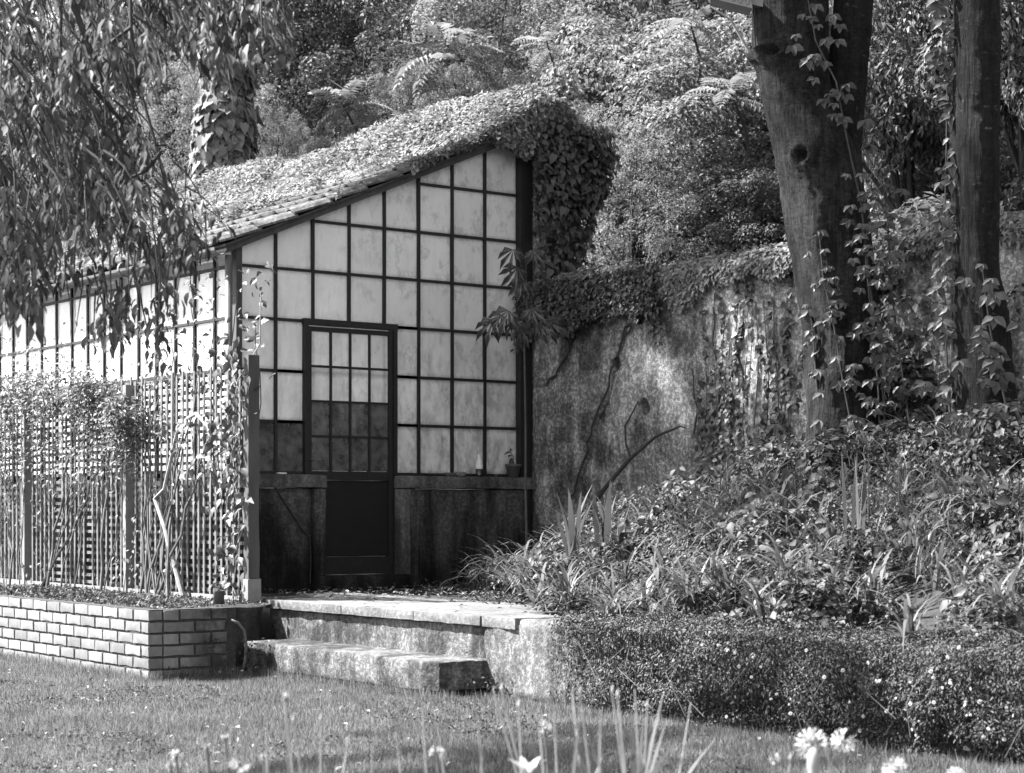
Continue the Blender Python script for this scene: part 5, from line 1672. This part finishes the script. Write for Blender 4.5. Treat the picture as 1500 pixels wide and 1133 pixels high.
# ailanthus-like plants with feathered fronds
def frond_mesh(seed, nl=13, L=1.0, droop=.5):
    r_ = np.random.default_rng(seed); m = MB(); Pp = []; ang = .5; p = np.array([0.,0,0])
    for i in range(nl+1):
        Pp.append(p.copy()); p = p + np.array([math.cos(ang), 0, math.sin(ang)])*L/nl; ang -= (droop+.9)/nl
    m.tube(Pp, [.010*(1-.8*i/nl) for i in range(nl+1)], 4)
    m0 = len(m.f)
    V = np.concatenate(m.v); Fs = list(m.f)
    pts, ax_, nr, LL = [], [], [], []
    for i in range(2, nl+1):
        w = .26*math.sin(math.pi*(.12+.80*i/nl))+.03
        for s_ in (-1, 1):
            pts.append(Pp[i]); ax_.append((.38, s_*1.0, -.25+r_.normal(0,.08))); nr.append((.1, 0, 1)); LL.append(w*r_.uniform(.9,1.1))
    pts.append(Pp[-1]); ax_.append((1,0,-.6)); nr.append((0,0,1)); LL.append(.14)
    A = np.array(ax_); Nn = np.array(nr, float)
    V2, F2 = leaf_VF(np.array(pts), A, Nn, np.array(LL), .055, T_SMALL)
    Fs += [tuple(f + len(V)) for f in F2]
    return raw_mesh('frond', np.concatenate([V, V2]), Fs, M['frond'])
FM = [frond_mesh(i, droop=.3+.3*i) for i in range(3)]
def sumac(px, py, Z, s, nf, label, seed, spread=2.6, az0=3.9):
    r_ = random.Random(seed)
    top = W(px, py, Z); base = W(px+r_.uniform(10,40), py+95, Z+.5)
    e = empty('sumac', base, label, 'shrub')
    MB().tube([base, base.lerp(top,.5)+Vector((.1,.05,0)), top], [.02,.015,.008], 6).build('stem', M['twig'], e)
    for k in range(nf):
        a = az0 + (k/(max(1,nf-1))-.5)*2*spread + r_.uniform(-.25,.25); pit = r_.uniform(-.7,.9)
        p = top - (top-base)*(k % 4)*.05
        Mx = Matrix.Translation(p) @ Matrix.Rotation(a, 4, 'Z') @ Matrix.Rotation(-pit, 4, 'Y') @ Matrix.Scale(s*r_.uniform(.6,.95), 4)
        inst('frond', r_.choice(FM), e, Mx)
sumac(655, 85, 20.5, .80, 14, 'big pale sumac with feathered fronds behind the roof, below the top edge', 1)
sumac(500, 150, 20.5, .62, 9, 'sumac with bright arching fronds above the middle of the roof', 2)
sumac(560, 190, 20.5, .5, 7, 'small sumac reaching over the roof creeper on a thin stem', 3)
sumac(1010, 30, 19, .62, 11, 'sumac with pale fronds at the top edge left of the floodlight', 4)
sumac(1070, 135, 18, .55, 9, 'sumac fronds spreading beside the left edge of the forked trunk', 5)
0 and sumac(985, 140, 19, .5, 8, 'smaller sumac low fronds between the pier and the forked trunk', 6)
sumac(800, 60, 22, .55, 8, 'sumac fronds rising above the ivy pier', 7)
# thin bare twigs
for (a_, b_, lab) in (((560,195,20.8),(480,115,21),'thin bare stem slanting up behind the middle roof creeper'), ((430,60,23),(395,0,23),'thin bare branch in the dark trees at the top'),((1100,80,17),(1040,10,17),'thin twig beside the floodlight')):
    tag(MB().tube([W(*a_), W(*a_).lerp(W(*b_), .5)+Vector((0,0,.1)), W(*b_)], [.016,.012,.006], 5).build('bare_branch', M['stem_pale'], None), lab, 'branch')

# ivy-clad trunk behind the greenhouse
iz = 21.0
it = empty('ivy_clad_tree', W(328, 300, iz), 'tall trunk wrapped in pale ivy rising behind the left part of the roof', 'tree')
trunk('trunk', [(322,372,-420),(318,362,0),(312,352,150),(305,350,300),(300,350,420)], iz, it, M['bark'], seed=9)
r_ = np.random.default_rng(12)
n = 4200
py = r_.uniform(-60, 300, n); cxp = np.interp(py, [-60, 300], [345, 322]); hw = np.interp(py, [-60, 60, 180, 300], [30, 34, 42, 48])*(1+.22*vnoise(np.stack([py*.03, py*0, py*0],-1), 1, 5))
an = r_.uniform(0, 2*np.pi, n); rad = r_.uniform(.75, 1.1, n)
P = np.array([tuple(W(c, p, iz)) for c, p in zip(cxp, py)])
rw2 = hw/FPX*iz*rad
P[:,0] += rw2*np.cos(an); P[:,1] += rw2*np.sin(an)
A, Nn = leaf_dirs(r_, n, np.stack([np.cos(an), np.sin(an), .4+0*an], -1), .35, 1.3)
Ls = r_.uniform(.10, .17, n)
facing = np.where((P - np.array(W(328,150,iz))) @ np.array([-.6,-.8,0]) > 0)[0]
pick = facing[:290]; rest = np.setdiff1d(np.arange(n), pick)
V, F = leaf_VF(P[rest], A[rest], Nn[rest], Ls[rest], Ls[rest]*.8, T_IVY)
o = part('foliage', V, F, M['bg_pale'], it); o['kind'] = 'stuff'
place_leaves(leaf_mesh(T_IVY, M['bg_pale']), P[pick]+np.array([-.6,-.8,0])*.05, A[pick], Nn[pick], Ls[pick], it)

# ------------------------------------------------------------------ overhanging branch, upper left
hb = empty('overhanging_tree', W(-2600, 745, 5.6), 'cherry-like tree whose drooping leafy branches hang into the upper left corner', 'tree')
hb.location.z = 0
base = hb.location.copy()
fork = base + Vector((.1,.1,4.6))
MB().tube([base, base+Vector((.05,.05,2.3)), fork], [.2,.17,.14], 12).build('trunk', M['bark'], hb, smooth=True)
rnh = np.random.default_rng(31)
LP, LA, LN, LL = [], [], [], []
twigs = MB(); limbs = []
def hang_twig(p0, length, seedk, drift):
    """drooping twig with alternate hanging leaves"""
    k = max(4, int(length/.12)); pts = [np.array(p0)]; d = np.array([drift[0], drift[1], -.25]); 
    for i in range(k):
        d = d + np.array([rnh.normal(0,.10), rnh.normal(0,.10), -.30]); d = d/np.linalg.norm(d)
        pts.append(pts[-1] + d*length/k)
    twigs.tube(pts, [.005*(1-.75*i/k) for i in range(k+1)], 4)
    arr = np.array(pts); m = int(length*50)
    t_ = np.linspace(.1, 1, m)*k*.999; i0 = t_.astype(int); f = (t_-i0)[:,None]
    P = arr[i0]*(1-f) + arr[i0+1]*f
    for j in range(m):
        az = rnh.uniform(0, 6.28)
        out = np.array([math.cos(az), math.sin(az), 0])
        a = out*rnh.uniform(.25, .95) + np.array([0,0,-1.0]); a /= np.linalg.norm(a)
        nv_ = out*.9 + np.array([0,0,.7]) + rnh.normal(0,.35,3); nv_ = nv_ - a*np.dot(nv_, a)
        LP.append(P[j]+out*.02); LA.append(a); LN.append(nv_/np.linalg.norm(nv_)); LL.append(rnh.uniform(.042, .088))
def prj(p):
    Z = .6*p[0]+.8*p[1]; X = .8*p[0]-.6*p[1]; return 750+FPX*X/Z, 745-FPX*(p[2]-CAM_H)/Z
# limbs sweep in from the trunk (out of view) to the right, then droop
LIM = [[(-900,-500,9.3),(-400,-420,9.0),(0,-260,8.7),(200,-90,8.5),(300,40,8.4)],
       [(-900,-500,9.3),(-500,-250,9.2),(-150,-80,9.1),(60,40,9.0),(180,180,8.9)],
       [(-900,-500,9.3),(-450,-350,8.4),(-60,-180,8.1),(90,-40,7.9),(150,120,7.8)],
       [(-900,-500,9.3),(-300,-450,9.9),(80,-330,9.8),(290,-190,9.6),(370,-80,9.5)],
       [(-900,-500,9.3),(-500,-80,8.8),(-200,80,8.6),(-30,200,8.5),(60,320,8.4)]]
for li in LIM:
    pts = [fork] + [W(*p) for p in li[1:]]
    MB().tube(pts, [.09,.05,.03,.018,.009], 7).build('limb', M['twig'], hb, smooth=True)
# visible dark sub-branches
for pth in ([(190,-60,8.3),(192,40,8.3),(200,110,8.3),(222,190,8.3),(236,240,8.3)], [(192,40,8.3),(165,60,8.3),(155,130,8.3)],
            [(236,222,8.3),(215,250,8.3),(165,272,8.3)], [(90,-40,8.0),(88,90,8.0)], [(150,0,8.6),(120,60,8.6),(115,110,8.6)], [(236,240,8.3),(250,300,8.3),(262,340,8.3)]):
    MB().tube([W(*p) for p in pth], [.010*(1-.6*i/len(pth)) for i in range(len(pth))], 6).build('limb', M['twig'], hb)
lowy = lambda px: np.interp(px, [-80, 0, 60, 130, 200, 235, 270, 300, 340, 380], [500, 450, 400, 375, 385, 400, 395, 330, 110, 90])
cnt = 0
for t_ in range(600):
    px = rnh.uniform(-80, 390); 
    lim = float(lowy(px))
    py = -110 + (lim+60)*rnh.random()**.9
    if px > 195 and 70 < py < 235: continue
    if px > 285 and py > 100 and rnh.random() < .8: continue
    Z = rnh.uniform(7.6, 9.8)
    length = min(rnh.uniform(.25, .5), max(.12, (lim - py)/FPX*Z))
    if py + length*FPX/Z > lim+40: continue
    if py < 250 and rnh.random() < .12: continue
    hang_twig(W(px, py, Z), length, t_, (rnh.normal(.25,.3), rnh.normal(-.2,.3))); cnt += 1
# a few long tassels and dark terminal clusters
for (px, py, Z, L_) in ((200,330,8.2,.32),(215,345,8.2,.28),(262,300,8.1,.30),(276,300,8.3,.28),(20,330,8.0,.42),(40,345,7.9,.40),(60,300,7.9,.30),(120,395,8.4,.28),(150,380,8.3,.36),(170,410,8.5,.30),
                        (205,430,8.5,.26),(225,440,8.5,.28),(240,460,8.6,.22),(10,380,7.8,.36),(330,60,9.0,.2),(355,20,9.0,.25),(345,-20,9.2,.35),(318,-30,9.0,.4),(290,-20,9,.4),(265,290,8.5,.4)):
    hang_twig(W(px, py, Z), L_, 0, (0,0))
for (px, py, Z, L_) in ((75,385,7.9,.33),(95,400,7.8,.30),(110,380,8.0,.34),(135,420,8.2,.28),(160,395,8.0,.36),(185,380,7.9,.30),(232,385,8.0,.34),(250,400,8.2,.30),(268,395,8.3,.26),(285,370,8.3,.26),
                        (300,340,8.4,.22),(28,400,7.7,.34),(55,415,7.7,.28),(0,380,7.6,.36),(205,300,7.9,.30),(222,340,7.7,.28),(178,440,8.4,.26),(140,455,8.4,.24),(255,330,8.3,.26),(198,395,8.2,.36)):
    hang_twig(W(px, py-30, Z), L_, 0, (0,0))
twigs.build('twigs', M['twig'], hb)['kind'] = 'stuff'
LP = np.array(LP); LA = np.array(LA); LN = np.array(LN); LL = np.array(LL)
gapx = np.array([prj(p) for p in LP])          # the crown is open here: fewer leaves
wob = 14*vnoise(LP, 5, 3)
op = ((gapx[:,0]+wob > np.interp(gapx[:,1], [90, 130, 270, 300], [250, 228, 222, 320])) & (gapx[:,1] > 95) & (gapx[:,1] < 285))
op |= (fbm(LP, 3.8, 3, 15) < -.03)
LP, LA, LN, LL = LP[~op], LA[~op], LN[~op], LL[~op]
ppx = np.array([prj(p) for p in LP])
vis = np.where((ppx[:,0] > 0) & (ppx[:,0] < 400) & (ppx[:,1] > 0) & (ppx[:,1] < 560))[0]
vis = vis[np.argsort((LP[vis] @ np.array([.6,.8,0])) - .02*LL[vis]*0)][:1200]
pick = vis[rnh.permutation(len(vis))[:290]]; rest = np.setdiff1d(np.arange(len(LP)), pick)
place_leaves(lm_hang, LP[pick], LA[pick], LN[pick], LL[pick], hb)
V, F = leaf_VF(LP[rest], LA[rest], LN[rest], LL[rest], LL[rest]*.42, T_BIG)
o = part('foliage', V, F, M['leaf_hang'], hb); o['kind'] = 'stuff'
print('hanging leaves', len(LP))
crown(hb, fork+Vector((-.8,-.6,1.2)), (1.4,1.4,.9), 5000, rng, .09, 'leaf_hang')

# ------------------------------------------------------------------ foreground flowers and stalks
rf = random.Random(19)
M['stalk'] = mat_plain('straw_stalk', .42, .8, .3, 20)
def stalk(px, ytop, Z, lean, label, group, r0=.004, mat='stalk', tipbud=True):
    top = W(px, ytop, Z); b0 = W(px+lean, 1133, Z); b0 = Vector((b0.x, b0.y, 0)) 
    bx = b0 + (b0-Vector((top.x, top.y, 0)))*.6
    e = empty('flower_stalk', bx, label, 'stalk', group)
    mid = bx.lerp(top, .62) + Vector((rf.uniform(-.022,.022), rf.uniform(-.022,.022), 0))
    MB().tube([bx, mid, top], [r0*1.3, r0, r0*.55], 6).build('stem', M[mat], e)
    if tipbud and rf.random() < .3:
        MB().tube([top, top+Vector((0,0,.012)), top+Vector((.002,0,.028))], [r0*.7, r0*1.5, r0*.3], 6).build('seed_head', M[mat], e)
    return e
G = 'bare pale flower stalks at the foot of the picture'
for px, ytop, lean, Z in [(418,1030,14,4.6),(430,1062,8,4.8),(470,1060,4,5.0),(580,1075,20,5.2),(618,1035,22,4.9),(640,1060,24,5.1),(700,1060,20,4.7),(706,1110,12,4.4),
        (722,1010,40,5.0),(735,1015,34,5.3),(760,1040,28,4.9),(790,1065,10,4.7),(812,1035,22,5.0),(838,1010,18,5.1),(850,1020,14,4.8),(880,1040,6,4.6),(897,1018,12,5.0),(905,1025,4,4.8),
        (930,1012,-6,5.0),(948,1040,-4,5.1),(1012,1030,-14,5.3),(510,1080,-2,5.0),(545,1090,8,4.8),(390,1085,6,4.9)]:
    stalk(px, ytop, Z, lean, 'bare pale stalk rising from the foot of the picture before the lawn', G, rf.uniform(.0026,.0046))
def head(px, py, Z, r, label, n=12, lean=10):
    top = W(px, py, Z)
    e = empty('white_flower', Vector((top.x, top.y, 0)), label, 'flower')
    MB().tube([Vector((top.x+.05, top.y, 0)), Vector((top.x+.02, top.y, top.z*.5)), top], [.006,.005,.004], 6).build('stem', M['stem_mid'], e)
    fm = flower_mesh
    rh = random.Random(int(px))
    for k in range(n):
        d = Vector((rh.gauss(0,1), rh.gauss(0,1), rh.gauss(.25,1))).normalized()
        MB().tube([top, top+d*r*.7], .0012, 4).build('pedicel', M['stem_mid'], e)
        q = d.to_track_quat('Z', 'Y').to_matrix().to_4x4()
        inst('floret', fm, e, Matrix.Translation(top+d*r*.5) @ q @ Matrix.Scale(r*.85, 4))
def mk_flower():
    m = MB()
    for k in range(6):
        a = 2*math.pi*k/6; c, s = math.cos(a), math.sin(a)
        def q(u, v, z): return (u*c - v*s, u*s + v*c, z)
        m.add([q(.05,0,0), q(.22,.06,.45), q(.55,.085,.85), q(.85,0,.95), q(.55,-.085,.85), q(.22,-.06,.45)], [(0,1,5),(1,2,4,5),(2,3,4)])
    return raw_mesh('floret', np.concatenate(m.v), m.f, M['petal'])
flower_mesh = mk_flower()
head(1190, 1092, 5.2, .034, 'round white agapanthus head, left of the pair before the daisies')
head(1236, 1086, 5.3, .026, 'round white agapanthus head, right of the pair before the daisies')
head(1312, 1128, 5.2, .026, 'white agapanthus head cut by the bottom edge, right of the pair')
head(1400, 1140, 5.2, .022, 'white agapanthus head cut by the bottom edge at the far right', 18)
head(1135, 1112, 5.0, .012, 'small opening white flower left of the agapanthus pair', 7)
head(798, 1065, 5.6, .016, 'small white flower among the stalks below the steps corner', 8)
head(640, 1105, 5.0, .016, 'small white flower low among the left stalks', 8)
for i, (px, py, Z, r_, lab) in enumerate([(258,1108,5.2,.014,'white blurred flower low on the left'),(350,1118,4.8,.022,'larger white blurred flower by the bottom edge on the left'),(250,1122,5.3,.011,'tiny white flower beneath the left one'),
        (418,1022,4.7,.008,'tiny twin white buds at the tip of the tall left stalk'),(303,1094,5.4,.007,'tiny white bud hovering on a thin stem left of the larger flower'),(386,1110,5.2,.008,'tiny white bud right of the larger flower'),(330,1080,5.3,.009,'small white flower highest of the left group')]):
    head(px, py, Z, r_, lab, 6)
# lily by the bottom edge
lil = empty('lily', Vector((W(770,1130,4.6).x, W(770,1130,4.6).y, 0)), 'white lily bloom with pointed petals at the bottom edge', 'flower')
lc = W(772, 1140, 4.6)
MB().tube([Vector((lc.x, lc.y, 0)), lc], [.006,.005], 6).build('stem', M['stem_mid'], lil)
V, F = blades_VF(np.random.default_rng(2), np.tile(np.array(lc), (6,1)), np.arange(6)*1.047+.2, np.full(6,.07), np.full(6,.022), np.full(6,.45), np.full(6,.9), 5)
for i in range(6): part('petal', V[i*12:(i+1)*12], F[i*5:(i+1)*5]-i*12, M['petal'], lil)
# tall pale poker in front of the pair
pk = W(1192, 1105, 4.4)
po = empty('pale_bud_spike', Vector((pk.x, pk.y, 0)), 'thick pale blurred bud in front of the left agapanthus head', 'flower')
MB().tube([Vector((pk.x, pk.y, 0)), pk-Vector((0,0,.06)), pk-Vector((0,0,.03)), pk, pk+Vector((0,0,.015))], [.006,.010,.016,.014,.004], 9).build('bud', M['stem_pale'], po, smooth=True)
stalk(1158, 1118, 4.8, -20, 'bent stalk left of the pale blurred bud', None)
stalk(1210, 1100, 4.9, 40, 'slanting stalk under the right agapanthus head', None)
stalk(1275, 1120, 4.6, 4, 'short pale stalk right of the agapanthus pair', None)
strap_plant(915, 1250, 4.9, 'strap-leaved agapanthus clump at the foot of the stalks', 26, (.35,.6), (.012,.02), 21, (.02,.5), (.1,.8), dz=-.16)
strap_plant(835, 1280, 4.8, 'narrow-leaved clump left of the agapanthus leaves at the bottom edge', 18, (.35,.55), (.008,.014), 22, (.02,.45), (.1,.6), dz=-.14)
print('objects', len(bpy.data.objects), 'tris', sum(len(o.data.polygons) for o in bpy.data.objects if o.type == 'MESH' and o.data.users == 1))
